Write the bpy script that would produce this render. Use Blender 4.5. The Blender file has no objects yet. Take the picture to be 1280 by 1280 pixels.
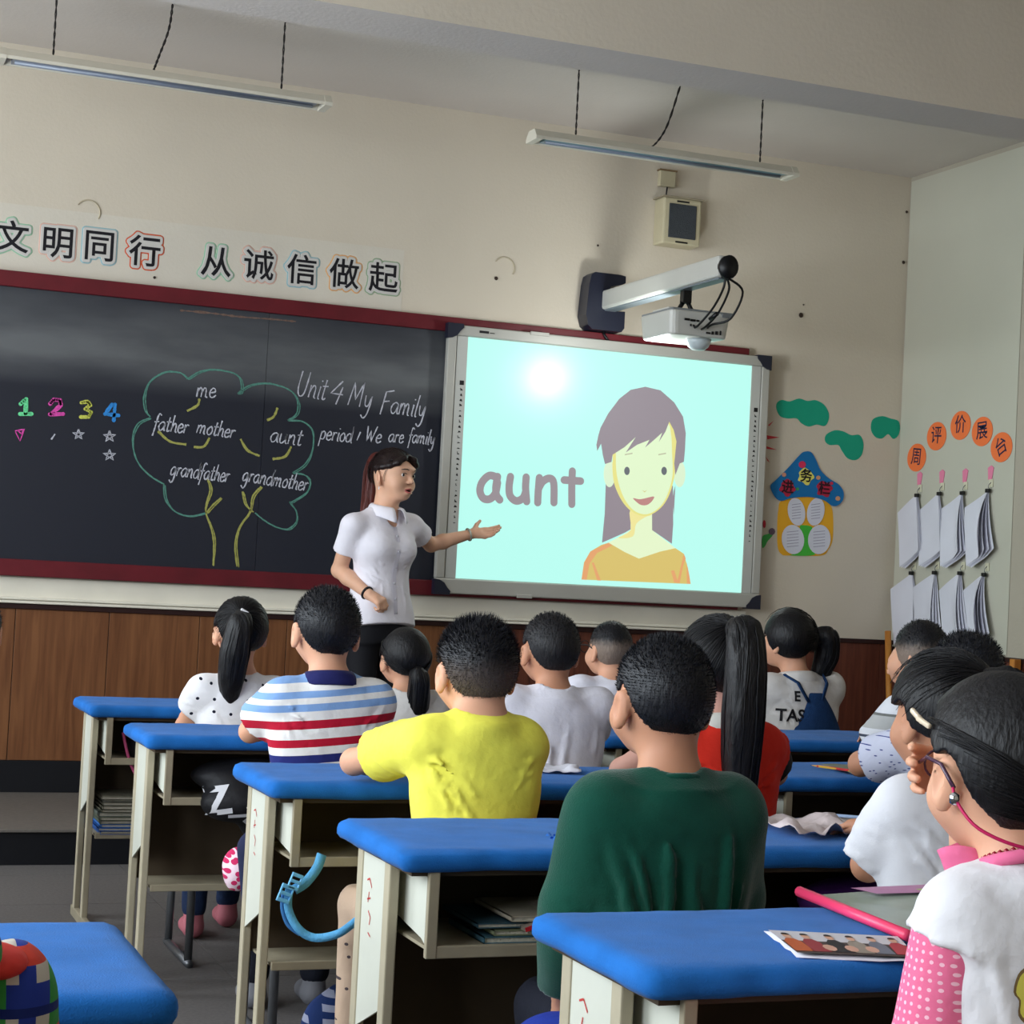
import bpy, bmesh, math, random
import numpy as np
from mathutils import Vector, Matrix, noise
from mathutils.geometry import tessellate_polygon

# ------------------------------------------------------------------ camera, sky, light, exposure
SC = bpy.context.scene
COL = SC.collection
PI = math.pi
CAM_H = 1.225
F_PX, YAW, PITCH, ROLL = 2302.73, 0.372373, 0.0352631, 0.0520178

def cam_axes():
    cy, sy = math.cos(YAW), math.sin(YAW); cp, sp = math.cos(PITCH), math.sin(PITCH)
    f = Vector((sy*cp, cy*cp, sp)); r = Vector((cy, -sy, 0)); u = r.cross(f)
    c, s = math.cos(ROLL), math.sin(ROLL)
    return c*r + s*u, -s*r + c*u, f
CR, CU, CF = cam_axes()
camd = bpy.data.cameras.new('camera'); cam = bpy.data.objects.new('camera', camd); COL.objects.link(cam)
cam.matrix_world = Matrix(((CR.x, CU.x, -CF.x, 0), (CR.y, CU.y, -CF.y, 0), (CR.z, CU.z, -CF.z, CAM_H), (0, 0, 0, 1)))
camd.sensor_width = 36; camd.lens = F_PX/1280*36; camd.clip_start = 0.05
SC.camera = cam
SC.view_settings.view_transform = 'Standard'
try: SC.view_settings.look = 'None'
except Exception: pass
SC.view_settings.gamma = 1; SC.view_settings.use_curve_mapping = False
EXPO = 0.0
SC.view_settings.exposure = EXPO

world = bpy.data.worlds.new('sky'); SC.world = world; world.use_nodes = True
wb = world.node_tree.nodes['Background']
wb.inputs[0].default_value = (0.80, 0.90, 1.0, 1); wb.inputs[1].default_value = 4.0

WINX = -1.75          # plane of the window wall (left, out of frame)
WINDOWS = [(0.5, 1.9), (2.6, 4.6), (5.4, 7.5)]
WZ0, WZ1 = 0.95, 3.05
def area(name, loc, rot, sx, sy, power, col, portal=False):
    l = bpy.data.lights.new(name, 'AREA'); l.shape = 'RECTANGLE'; l.size = sx; l.size_y = sy
    l.energy = power; l.color = col
    o = bpy.data.objects.new(name, l); COL.objects.link(o); o.location = loc; o.rotation_euler = rot
    if portal: l.cycles.is_portal = True
    return o
for (a, b) in WINDOWS:   # daylight coming in through each window of the left wall
    area('window_daylight', (WINX-0.12, (a+b)/2, (WZ0+WZ1)/2), (0, -PI/2, 0), WZ1-WZ0, b-a, 112*(b-a)/2.1, (0.86, 0.94, 1.0))

# ------------------------------------------------------------------ helpers
def at(x, y, Y):
    """point of the vertical plane Y = const seen at photograph pixel (x, y)"""
    r = CR*(x-640) + CU*(640-y) + CF*F_PX
    r = r*(Y/r.y); return Vector((r.x, r.y, r.z+CAM_H))
def atx(x, y, X):
    r = CR*(x-640) + CU*(640-y) + CF*F_PX
    r = r*(X/r.x); return Vector((r.x, r.y, r.z+CAM_H))
def lin(c):
    o = []
    for v in c[:3]:
        v = v/255.0
        o.append(v/12.92 if v <= 0.04045 else ((v+0.055)/1.055)**2.4)
    return (*o, 1.0)
_M = {}
def mat(name, col, rough=0.7, bump=0.0, bscale=40, var=0.0, vscale=6, spec=0.3, metal=0.0, sheen=0.0, emit=None, estr=1.0, sss=0.0, stretch=None, coat=0.0):
    """plain procedural surface: colour with optional mottling, plus fine relief"""
    if name in _M: return _M[name]
    m = bpy.data.materials.new(name); m.use_nodes = True; nt = m.node_tree; N = nt.nodes; L = nt.links
    b = N['Principled BSDF']; c = lin(col)
    b.inputs['Base Color'].default_value = c; b.inputs['Roughness'].default_value = rough
    b.inputs['Specular IOR Level'].default_value = spec; b.inputs['Metallic'].default_value = metal
    if sheen: b.inputs['Sheen Weight'].default_value = sheen; b.inputs['Sheen Roughness'].default_value = 0.4
    if coat: b.inputs['Coat Weight'].default_value = coat
    if sss: b.inputs['Subsurface Weight'].default_value = sss; b.inputs['Subsurface Radius'].default_value = (0.02, 0.008, 0.004); b.inputs['Subsurface Scale'].default_value = 0.5
    if emit is not None:
        b.inputs['Emission Color'].default_value = lin(emit); b.inputs['Emission Strength'].default_value = estr
    if bump or var:
        tc = N.new('ShaderNodeTexCoord'); mp = N.new('ShaderNodeMapping'); L.new(tc.outputs['Object'], mp.inputs[0])
        if stretch: mp.inputs['Scale'].default_value = stretch
    if bump:
        n = N.new('ShaderNodeTexNoise'); n.inputs['Scale'].default_value = bscale; n.inputs['Detail'].default_value = 4
        L.new(mp.outputs[0], n.inputs['Vector'])
        bp = N.new('ShaderNodeBump'); bp.inputs['Strength'].default_value = min(1, bump); bp.inputs['Distance'].default_value = 0.01
        L.new(n.outputs[0], bp.inputs['Height']); L.new(bp.outputs[0], b.inputs['Normal'])
    if var:
        n = N.new('ShaderNodeTexNoise'); n.inputs['Scale'].default_value = vscale; n.inputs['Detail'].default_value = 5
        L.new(mp.outputs[0], n.inputs['Vector'])
        mr = N.new('ShaderNodeMapRange'); mr.inputs[1].default_value = 0.3; mr.inputs[2].default_value = 0.7
        mr.inputs[3].default_value = 1-var; mr.inputs[4].default_value = 1+var*0.6
        L.new(n.outputs[0], mr.inputs[0])
        mx = N.new('ShaderNodeVectorMath'); mx.operation = 'SCALE'; mx.inputs[0].default_value = c[:3]
        L.new(mr.outputs[0], mx.inputs['Scale']); L.new(mx.outputs[0], b.inputs['Base Color'])
    _M[name] = m
    return m
def nodes_of(m): return m.node_tree.nodes, m.node_tree.links, m.node_tree.nodes['Principled BSDF']

def tag(o, label=None, cat=None, group=None, kind=None):
    if label: o['label'] = label
    if cat: o['category'] = cat
    if group: o['group'] = group
    if kind: o['kind'] = kind
    return o
def thing(name, label, cat, loc=(0, 0, 0), rz=0.0, group=None):
    o = bpy.data.objects.new(name, None); COL.objects.link(o); o.location = loc; o.rotation_euler = (0, 0, rz)
    o.empty_display_size = 0.05
    return tag(o, label, cat, group)
def link_mesh(name, me, m, parent=None, smooth=False):
    o = bpy.data.objects.new(name, me); COL.objects.link(o)
    if m is not None:
        for q in (m if isinstance(m, (list, tuple)) else [m]): me.materials.append(q)
    if parent is not None: o.parent = parent
    if smooth:
        me.polygons.foreach_set('use_smooth', [True]*len(me.polygons))
    return o
def mesh(name, V, Fc, m, parent=None, smooth=False, loc=None):
    me = bpy.data.meshes.new(name); me.from_pydata([tuple(v) for v in V], [], Fc); me.update()
    o = link_mesh(name, me, m, parent, smooth)
    if loc is not None: o.location = loc
    return o
class MB:
    """collects shapes that become one mesh object"""
    def __init__(s): s.V = []; s.F = []
    def add(s, V, F):
        k = len(s.V); s.V += [Vector(v) for v in V]; s.F += [[i+k for i in f] for f in F]; return s
    def box(s, x0, x1, y0, y1, z0, z1, b=0.0):
        if b <= 0:
            V = [(x, y, z) for x in (x0, x1) for y in (y0, y1) for z in (z0, z1)]
            return s.add(V, [(0, 1, 3, 2), (4, 6, 7, 5), (0, 4, 5, 1), (2, 3, 7, 6), (0, 2, 6, 4), (1, 5, 7, 3)])
        bm = bmesh.new(); bmesh.ops.create_cube(bm, size=1)
        for v in bm.verts: v.co = Vector(((x0+x1)/2+v.co.x*(x1-x0), (y0+y1)/2+v.co.y*(y1-y0), (z0+z1)/2+v.co.z*(z1-z0)))
        bmesh.ops.bevel(bm, geom=bm.edges[:], offset=b, segments=2, profile=0.5, affect='EDGES')
        bm.verts.index_update()
        s.add([v.co.copy() for v in bm.verts], [[v.index for v in f.verts] for f in bm.faces]); bm.free(); return s
    def tube(s, P, r, n=8, caps=True, r2=None):
        P = [Vector(p) for p in P]; k = len(P); rs = r if isinstance(r, (list, tuple)) else [r]*k
        V = []; F = []; up = None
        for i, p in enumerate(P):
            d = (P[min(i+1, k-1)]-P[max(i-1, 0)]).normalized()
            if up is None:
                up = d.orthogonal().normalized()
            up = (up-d*up.dot(d)); up = up.normalized() if up.length > 1e-6 else d.orthogonal().normalized()
            sd = d.cross(up)
            for j in range(n):
                a = 2*PI*j/n; V.append(p+(up*math.cos(a)+sd*math.sin(a)*(r2 or 1))*rs[i])
        for i in range(k-1):
            for j in range(n):
                F.append((i*n+j, i*n+(j+1) % n, (i+1)*n+(j+1) % n, (i+1)*n+j))
        if caps: F.append(list(range(n))[::-1]); F.append([(k-1)*n+j for j in range(n)])
        return s.add(V, F)
    def prism(s, pts, origin, ux, uy, depth):
        """outline pts (2-D) in the plane origin+ux*a+uy*b, thickened by vector depth"""
        o = Vector(origin); ux = Vector(ux); uy = Vector(uy); depth = Vector(depth)
        P = [o+ux*a+uy*b for a, b in pts]; n = len(P)
        tri = tessellate_polygon([P]); V = P+[p+depth for p in P]; F = [list(t) for t in tri]+[[i+n for i in t][::-1] for t in tri]
        F += [(i, (i+1) % n, (i+1) % n+n, i+n) for i in range(n)]
        return s.add(V, F)
    def lathe(s, prof, c=(0, 0, 0), n=16):
        V = []; F = []; k = len(prof)
        for r, z in prof:
            for j in range(n): a = 2*PI*j/n; V.append((c[0]+r*math.cos(a), c[1]+r*math.sin(a), c[2]+z))
        for i in range(k-1):
            for j in range(n): F.append((i*n+j, i*n+(j+1) % n, (i+1)*n+(j+1) % n, (i+1)*n+j))
        F.append(list(range(n))[::-1]); F.append([(k-1)*n+j for j in range(n)])
        return s.add(V, F)
    def move(s, M):
        s.V = [M @ v for v in s.V]; return s
    def build(s, name, m, parent=None, smooth=False, recalc=True):
        me = bpy.data.meshes.new(name); me.from_pydata([tuple(v) for v in s.V], [], s.F)
        if recalc:
            bm = bmesh.new(); bm.from_mesh(me); bmesh.ops.recalc_face_normals(bm, faces=bm.faces[:]); bm.to_mesh(me); bm.free()
        me.update(); return link_mesh(name, me, m, parent, smooth)
def catmull(P, closed=False, n=6):
    P = [tuple(p) for p in P]; k = len(P); out = []
    rng = range(k) if closed else range(k-1)
    g = (lambda i: P[i % k]) if closed else (lambda i: P[max(0, min(k-1, i))])
    for i in rng:
        a, b, c, d = g(i-1), g(i), g(i+1), g(i+2)
        for t in range(n):
            u = t/n; out.append(tuple(0.5*((2*b[q])+(-a[q]+c[q])*u+(2*a[q]-5*b[q]+4*c[q]-d[q])*u*u+(-a[q]+3*b[q]-3*c[q]+d[q])*u**3) for q in range(len(b))))
    if not closed: out.append(P[-1])
    return out
def ribbon(mb, P, w, Y, jitter=0.0, rnd=None, th=0.0015):
    """flat stroke on a wall plane Y: P are (X, Z) points"""
    n = len(P); L = []; R = []
    for i in range(n):
        a = P[max(0, i-1)]; b = P[min(n-1, i+1)]; dx, dz = b[0]-a[0], b[1]-a[1]; l = math.hypot(dx, dz) or 1
        ww = (w if not callable(w) else w(i/(n-1)))/2
        if jitter: ww *= 1+jitter*(rnd.random()*2-1)
        nx, nz = -dz/l*ww, dx/l*ww
        L.append((P[i][0]+nx, Y, P[i][1]+nz)); R.append((P[i][0]-nx, Y, P[i][1]-nz))
    V = L+R; F = [(i, i+1, n+i+1, n+i) for i in range(n-1)]
    mb.add(V, F)
def text_mesh(body, size, offset=0.0, extrude=0.0, shear=0.0):
    c = bpy.data.curves.new('lettering', 'FONT'); c.body = body; c.size = size; c.align_x = 'CENTER'; c.align_y = 'CENTER'
    c.offset = offset; c.extrude = extrude; c.shear = shear; c.resolution_u = 3
    o = bpy.data.objects.new('lettering', c); COL.objects.link(o)
    bpy.context.view_layer.update()
    dg = bpy.context.evaluated_depsgraph_get(); me = bpy.data.meshes.new_from_object(o.evaluated_get(dg))
    bpy.data.objects.remove(o); return me

# ------------------------------------------------------------------ materials
def wall_paint(name, col):
    m = mat(name, col, 0.85, 0.12, 60, 0.05, 1.6, 0.15); return m
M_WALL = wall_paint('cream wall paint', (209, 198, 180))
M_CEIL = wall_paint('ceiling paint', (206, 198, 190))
M_WALL_DIM = wall_paint('dimmed wall paint', (176, 168, 152))  # same cream darkened: the weaker daylight there is put into the colour
M_BLUE = mat('blue felt cloth', (34, 106, 184), 0.95, 0.25, 420, 0.14, 14, 0.1, sheen=0.08)
M_METAL = mat('cream painted steel', (176, 166, 142), 0.5, 0.05, 30, 0.10, 9, 0.4)
M_METALD = mat('worn grey beige steel', (150, 140, 118), 0.55, 0.08, 30, 0.14, 12, 0.3)
M_PANEL = mat('pale sheet steel', (204, 205, 192), 0.4, 0.03, 20, 0.05, 8, 0.4)
M_BROWN = mat('dark brown board', (74, 62, 48), 0.7, 0.08, 30, 0.15, 6, 0.2)
M_DARK = mat('black paint', (16, 17, 22), 0.5, 0.05, 20, 0.1, 3, 0.3)
M_RED = mat('maroon painted wood', (96, 20, 30), 0.45, 0.1, 20, 0.18, 8, 0.4)
M_SILV = mat('satin aluminium', (178, 176, 168), 0.38, 0, 0, 0.03, 5, 0.5, metal=0.15)
M_NAVY = mat('dark navy plastic', (22, 26, 44), 0.4, 0, 0, 0, 0, 0.5)
M_BLACK = mat('black plastic', (14, 14, 16), 0.4, 0, 0, 0, 0, 0.4)
M_WHITEP = mat('white plastic', (200, 198, 190), 0.35, 0, 0, 0.02, 8, 0.5)
M_CREAMP = mat('aged cream plastic', (190, 180, 150), 0.45, 0, 0, 0.06, 12, 0.4)
M_PAPER = mat('white paper', (214, 214, 224), 0.8, 0.05, 20, 0.03, 5, 0.2)
M_STEEL = mat('grey steel tube', (120, 122, 126), 0.35, 0, 0, 0.06, 20, 0.5, metal=0.7)
def mat_wood(name, c1, c2, rough=0.45, vertical=True, scale=1.0):
    m = mat(name, c1, rough, 0, 0, 0, 0, 0.35); N, L, b = nodes_of(m)
    tc = N.new('ShaderNodeTexCoord'); mp = N.new('ShaderNodeMapping'); L.new(tc.outputs['Object'], mp.inputs[0])
    mp.inputs['Scale'].default_value = (14*scale, 14*scale, 0.9*scale) if vertical else (0.9*scale, 14*scale, 14*scale)
    n = N.new('ShaderNodeTexNoise'); n.inputs['Scale'].default_value = 3; n.inputs['Detail'].default_value = 6; n.inputs['Distortion'].default_value = 0.6
    L.new(mp.outputs[0], n.inputs['Vector']); r = N.new('ShaderNodeValToRGB')
    r.color_ramp.elements[0].position = 0.32; r.color_ramp.elements[0].color = lin(c2)
    r.color_ramp.elements[1].position = 0.68; r.color_ramp.elements[1].color = lin(c1)
    L.new(n.outputs[0], r.inputs[0]); L.new(r.outputs[0], b.inputs['Base Color'])
    oi = N.new('ShaderNodeObjectInfo'); 
    return m
M_WOOD = mat_wood('brown wood veneer', (126, 82, 50), (100, 60, 34))
M_WOODR = mat_wood('reddish wood veneer', (106, 58, 42), (82, 42, 31))
M_PLY = mat_wood('tan plywood', (204, 160, 96), (180, 134, 74), 0.4, False)
M_STICK = mat_wood('yellow pine', (196, 132, 58), (170, 104, 40), 0.5)
# ------------------------------------------------------------------ smooth solids: distance fields turned into meshes
class SDF:
    def __init__(s, lo, hi, h):
        s.lo = np.array(lo, np.float64); s.h = h; s.n = tuple(int(math.ceil((hi[i]-lo[i])/h))+1 for i in range(3))
        s.x = [(lo[i]+h*np.arange(s.n[i])).astype(np.float32) for i in range(3)]
        s.X = s.x[0][:, None, None]; s.Y = s.x[1][None, :, None]; s.Z = s.x[2][None, None, :]
        s.F = np.full(s.n, 0.05, np.float32)
    def win(s, lo, hi):
        sl = []
        for i in range(3):
            a = max(0, int((lo[i]-s.lo[i])/s.h)); b = min(s.n[i], int((hi[i]-s.lo[i])/s.h)+2)
            if b <= a: return None
            sl.append(slice(a, b))
        return tuple(sl)
    def put(s, sl, d, k, sub=False):
        F = s.F[sl]
        if sub:
            s.F[sl] = np.maximum(F, -d) if k <= 0 else -smin(-F, d, k)
        else: s.F[sl] = np.minimum(F, d) if k <= 0 else smin(F, d, k)
    def grid(s, sl): return s.X[sl[0]], s.Y[:, sl[1]], s.Z[:, :, sl[2]]
    def cap(s, a, b, ra, rb=None, k=0.015, clip=None, sub=False):
        rb = ra if rb is None else rb; a = np.array(a, np.float32); b = np.array(b, np.float32); m = max(ra, rb)+k+2*s.h
        sl = s.win(np.minimum(a, b)-m, np.maximum(a, b)+m)
        if sl is None: return s
        X, Y, Z = s.grid(sl); d = b-a; l2 = float(d@d)+1e-12
        t = np.clip(((X-a[0])*d[0]+(Y-a[1])*d[1]+(Z-a[2])*d[2])/l2, 0, 1)
        D = np.sqrt((X-a[0]-t*d[0])**2+(Y-a[1]-t*d[1])**2+(Z-a[2]-t*d[2])**2)-(ra+(rb-ra)*t)
        if clip is not None:
            for (o, n) in (clip if isinstance(clip, list) else [clip]):
                n = Vector(n).normalized(); D = np.maximum(D, (X-o[0])*n[0]+(Y-o[1])*n[1]+(Z-o[2])*n[2])
        s.put(sl, D, k, sub); return s
    def chain(s, P, R, k=0.015, sub=False):
        for i in range(len(P)-1): s.cap(P[i], P[i+1], R[i], R[i+1], k, None, sub)
        return s
    def ell(s, c, r, k=0.015, M=None, sub=False, keep=None):
        """ellipsoid; M is a 3x3 rotation whose columns are its axes"""
        m = max(r)+k+2*s.h; sl = s.win([c[i]-m for i in range(3)], [c[i]+m for i in range(3)])
        if sl is None: return s
        X, Y, Z = s.grid(sl); X = X-c[0]; Y = Y-c[1]; Z = Z-c[2]
        if M is None: a, b, e = X, Y, Z
        else: a, b, e = (X*M[0][i]+Y*M[1][i]+Z*M[2][i] for i in range(3))
        q = np.sqrt((a/r[0])**2+(b/r[1])**2+(e/r[2])**2); g = np.sqrt((a/r[0]**2)**2+(b/r[1]**2)**2+(e/r[2]**2)**2)+1e-6
        D = q*(q-1)/g
        D = np.where(q < 0.3, -min(r)*0.7, D)
        if keep is not None: D = np.maximum(D, keep(a, b, e))
        s.put(sl, D.astype(np.float32), k, sub); return s
    def loft(s, S, k=0.02, p=2.3, ends=True):
        """stack of superellipse sections S = (z, cx, cy, rx, ry) from low to high"""
        A = np.array(S, np.float64); m = max(A[:, 3].max(), A[:, 4].max())+k+2*s.h
        sl = s.win((A[:, 1].min()-m, A[:, 2].min()-m, A[0, 0]-k-2*s.h), (A[:, 1].max()+m, A[:, 2].max()+m, A[-1, 0]+k+2*s.h))
        if sl is None: return s
        X, Y, Z = s.grid(sl); z = Z.ravel(); cx, cy, rx, ry = (smooth_interp(z, A[:, 0], A[:, i])[None, None, :] for i in (1, 2, 3, 4))
        q = (np.abs((X-cx)/rx)**p+np.abs((Y-cy)/ry)**p)**(1/p); D = (q-1)*np.minimum(rx, ry)
        if ends: D = np.maximum(D, np.maximum(A[0, 0]-Z, Z-A[-1, 0]))
        s.put(sl, D.astype(np.float32), k); return s
    def cut(s, o, n):
        n = Vector(n).normalized(); s.F = np.maximum(s.F, ((s.X-o[0])*n[0]+(s.Y-o[1])*n[1]+(s.Z-o[2])*n[2]).astype(np.float32)); return s
    def wrinkle(s, amp, freq, seed, stretch=(1, 1, 1), mask=None):
        r = random.Random(seed); W_ = 0
        X, Y, Z = s.X*stretch[0], s.Y*stretch[1], s.Z*stretch[2]
        for q in range(4):
            d = [r.uniform(-1, 1) for _ in range(3)]; l = math.sqrt(sum(v*v for v in d)); d = [v/l for v in d]; e = [r.uniform(-1, 1) for _ in range(3)]
            f = freq*(0.6+0.35*q); u = X*d[0]+Y*d[1]+Z*d[2]; v = X*e[0]+Y*e[1]+Z*e[2]
            W_ = W_+np.sin(f*u+1.8*np.sin(f*0.45*v+r.uniform(0, 6))+r.uniform(0, 6))/(1+0.5*q)
        if mask is not None: W_ = W_*mask(s.X, s.Y, s.Z)
        s.F = (s.F+amp*W_*0.5).astype(np.float32); return s
    def folds(s, amp, seed, freq=26):
        """soft creases: narrow ridges running across the cloth in a few directions"""
        r = random.Random(seed); W_ = 0
        for q in range(3):
            th = r.uniform(-.7, .7) if q else r.uniform(-.3, .3); a, c = math.cos(th), math.sin(th)
            u = s.X*a+s.Z*c*.9+s.Y*.5; v = -s.X*c+s.Z*a+s.Y*.3
            ph = freq*(.7+.3*q)*u+2.2*np.sin(freq*.22*v+r.uniform(0, 6))+r.uniform(0, 6)
            g = np.clip(np.sin(freq*.25*v+1.3*np.sin(freq*.2*u)+r.uniform(0, 6)), 0, 1)
            W_ = W_+(1-np.abs(np.sin(ph*.5)))**2*g
        s.F = (s.F-amp*(W_*.6-.15)).astype(np.float32); return s
    def crease(s, a, b, amp=.004, sig=.006):
        """one raised fold of cloth between two points, with a valley on either side"""
        a = np.array(a, np.float32); b = np.array(b, np.float32); m = 4*sig
        sl = s.win(np.minimum(a, b)-m, np.maximum(a, b)+m)
        if sl is None: return s
        X, Y, Z = s.grid(sl); d = b-a; l2 = float(d@d)+1e-12; t = ((X-a[0])*d[0]+(Y-a[1])*d[1]+(Z-a[2])*d[2])/l2; tc_ = np.clip(t, 0, 1)
        D2 = (X-a[0]-tc_*d[0])**2+(Y-a[1]-tc_*d[1])**2+(Z-a[2]-tc_*d[2])**2; q = D2/sig**2
        s.F[sl] = s.F[sl]-(amp*(1.25*np.exp(-q)-.62*np.exp(-q*.28))*(np.clip(np.minimum(tc_, 1-tc_)*5, 0, 1)*.8+.2)).astype(np.float32); return s
    def creases(s, seed, n, rx, ry, z0, z1, sw, shz, amp=.005, style='rad', cy=0.0):
        r = random.Random(seed)
        def on(x, z, side=-1):
            q = max(0, 1-abs(x/rx)**2.3)**(1/2.3); return (x, cy+side*ry*q, z)
        for i in range(n):
            side = -1 if r.random() < .75 else 1
            if style == 'vert':
                x = r.uniform(-.9, .9)*rx; za = r.uniform(z0+.05, z1); L_ = r.uniform(.08, .22); x2 = x*(.75 if za > (z0+z1)/2 else 1.05)+r.uniform(-.02, .02); pts = [(x, za), ((x+x2)/2+r.uniform(-.008, .008), za-L_/2), (x2, za-L_)]; sg = r.uniform(.008, .013)
            elif i % 3 == 2:
                za = r.uniform(z0, z0+.6*(z1-z0)); x = r.uniform(-.9, .3)*rx; L_ = r.uniform(.06, .16); up = r.uniform(-.02, .05); pts = [(x, za), (x+L_/2, za+up*.3), (x+L_, za+up)]; sg = r.uniform(.005, .008)
            else:
                sd = r.choice((-1, 1)); x = sd*rx*r.uniform(.75, .95); za = shz-r.uniform(.03, .10); L_ = r.uniform(.05, .14); dx = -sd*L_*r.uniform(.4, .95); dz = -L_*r.uniform(.2, 1); pts = [(x, za), (x+dx*.5, za+dz*.4), (x+dx, za+dz)]; sg = r.uniform(.005, .009)
            P = [on(max(-rx*.98, min(rx*.98, u)), v, side) for u, v in pts]; A_ = amp*r.uniform(.6, 1.25)
            for k in range(2): s.crease(P[k], P[k+1], A_, sg)
        return s
    def polys(s):
        F = s.F; F[0] = F[-1] = 0.05; F[:, 0] = F[:, -1] = 0.05; F[:, :, 0] = F[:, :, -1] = 0.05
        S = F < 0; c = np.zeros(tuple(n-1 for n in s.n), np.uint8)
        for i in (0, 1):
            for j in (0, 1):
                for k in (0, 1): c += S[i:s.n[0]-1+i, j:s.n[1]-1+j, k:s.n[2]-1+k]
        I = np.nonzero((c > 0) & (c < 8)); n = len(I[0])
        if n == 0: return np.zeros((0, 3)), np.zeros((0, 4), np.int64)
        C = {}
        for i in (0, 1):
            for j in (0, 1):
                for k in (0, 1): C[i, j, k] = F[I[0]+i, I[1]+j, I[2]+k]
        P = np.zeros((n, 3)); cnt = np.zeros(n)
        for a in C:
            for ax in range(3):
                if a[ax] == 0:
                    b = list(a); b[ax] = 1; b = tuple(b); va, vb = C[a], C[b]; m = (va < 0) != (vb < 0)
                    t = np.where(m, va/np.where(m, va-vb, 1), 0)
                    for q in range(3): P[:, q] += m*(a[q]+(t if q == ax else 0))
                    cnt += m
        P /= cnt[:, None]; V = s.lo+(np.stack(I, 1)+P)*s.h
        id_ = np.full(c.shape, -1, np.int64); id_[I] = np.arange(n); Q = []
        for ax in range(3):
            o = [0, 1, 2]; o.remove(ax); A = [slice(None)]*3; B = [slice(None)]*3
            A[ax] = slice(0, -1); B[ax] = slice(1, None); ch = S[tuple(A)] != S[tuple(B)]
            E = list(np.nonzero(ch)); ok = np.ones(len(E[0]), bool)
            for q in o: ok &= (E[q] > 0) & (E[q] < s.n[q]-1)
            E = [e[ok] for e in E]
            def cell(du, dv):
                x = [e.copy() for e in E]; x[o[0]] = x[o[0]]-du; x[o[1]] = x[o[1]]-dv; return id_[tuple(x)]
            q4 = np.stack((cell(1, 1), cell(0, 1), cell(0, 0), cell(1, 0)), 1)
            ins = S[tuple(E)]; fl = ins if ax != 1 else ~ins
            q4 = np.where(fl[:, None], q4, q4[:, ::-1]); Q.append(q4)
        return V, np.concatenate(Q)
    def mesh(s, name, m, parent=None, smooth=True):
        V, Q = s.polys(); return np_mesh(name, V, Q, m, parent, smooth)
def smin(a, b, k):
    h = np.clip(0.5+0.5*(b-a)/k, 0, 1); return b*(1-h)+a*h-k*h*(1-h)
def smooth_interp(x, xs, ys):
    i = np.clip(np.searchsorted(xs, x)-1, 0, len(xs)-2); t = np.clip((x-xs[i])/(xs[i+1]-xs[i]+1e-9), 0, 1)
    m = np.gradient(ys, xs); h = xs[i+1]-xs[i]; t2, t3 = t*t, t*t*t
    return (2*t3-3*t2+1)*ys[i]+(t3-2*t2+t)*h*m[i]+(-2*t3+3*t2)*ys[i+1]+(t3-t2)*h*m[i+1]
def np_mesh(name, V, Q, m, parent=None, smooth=True):
    me = bpy.data.meshes.new(name); nv, nq, w = len(V), len(Q), (Q.shape[1] if len(Q) else 4)
    me.vertices.add(nv); me.vertices.foreach_set('co', np.asarray(V, np.float32).ravel())
    me.loops.add(nq*w); me.loops.foreach_set('vertex_index', Q.astype(np.int32).ravel())
    me.polygons.add(nq); me.polygons.foreach_set('loop_start', np.arange(0, nq*w, w, dtype=np.int32))
    try: me.polygons.foreach_set('loop_total', np.full(nq, w, np.int32))
    except Exception: pass
    me.update(calc_edges=True); me.validate()
    return link_mesh(name, me, m, parent, smooth)
# ------------------------------------------------------------------ the room
YW, XR, YB, ZC = 8.6, 5.61, -1.3, 3.53
PLAT_Y, PLAT_H = 7.43, 0.14
def struct(name, mb, m, parent=None, label=None):
    o = mb.build(name, m, parent)
    if parent is None: o['kind'] = 'structure'
    if label: o['label'] = label
    return o
# floor of speckled grey terrazzo tiles
mf = mat('grey terrazzo', (98, 94, 92), 0.62, 0.05, 60, 0.22, 90, 0.35)
floor = struct('floor', MB().box(WINX-0.2, XR+0.2, YB-0.2, YW+0.2, -0.12, -0.004), mat('dark grout', (58, 55, 54), 0.8), None, 'grey speckled terrazzo floor under the desks')
TS = 0.6
tile_me = None
ix = 0
for i in range(13):
    for j in range(15):
        x0 = -1.7+i*TS; y0 = -1.2+j*TS
        if y0 > PLAT_Y-0.1: continue
        if tile_me is None:
            o = MB().box(0, TS-0.003, 0, TS-0.003, -0.006, 0.0).build('tile', mf, floor); tile_me = o.data
        else:
            o = bpy.data.objects.new('tile', tile_me); COL.objects.link(o); o.parent = floor
        o.location = (x0, y0, 0)
struct('ceiling', MB().box(WINX-0.2, XR+0.2, YB-0.2, YW+0.2, ZC, ZC+0.15), M_CEIL, None, 'pale grey white plaster ceiling')
b = MB().box(WINX, XR, 5.745, 6.02, 3.05, ZC)
bo = struct('trim_1', b, [M_WALL, M_CEIL], None, 'deep cream plaster beam crossing below the ceiling')
for p_ in bo.data.polygons:
    if abs(p_.normal.z) > 0.5: p_.material_index = 1
wf = struct('wall_front', MB().box(WINX-0.2, XR+0.2, YW, YW+0.2, 0, ZC), M_WALL, None, 'cream plaster front wall behind the blackboard')
wr = struct('wall_right', MB().box(XR, XR+0.2, YB, YW, 0, ZC), M_WALL_DIM, None, 'cream plaster right wall with hanging papers')
struct('wall_back', MB().box(WINX-0.2, XR+0.2, YB-0.2, YB, 0, ZC), M_WALL, None, 'cream plaster rear wall behind the camera')
wl = MB().box(WINX-0.2, WINX, YB, YW, 0, WZ0).box(WINX-0.2, WINX, YB, YW, WZ1, ZC)
ys = [YB]+[v for w in WINDOWS for v in w]+[YW]
for k in range(0, len(ys), 2): wl.box(WINX-0.2, WINX, ys[k], ys[k+1], WZ0, WZ1)
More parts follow.
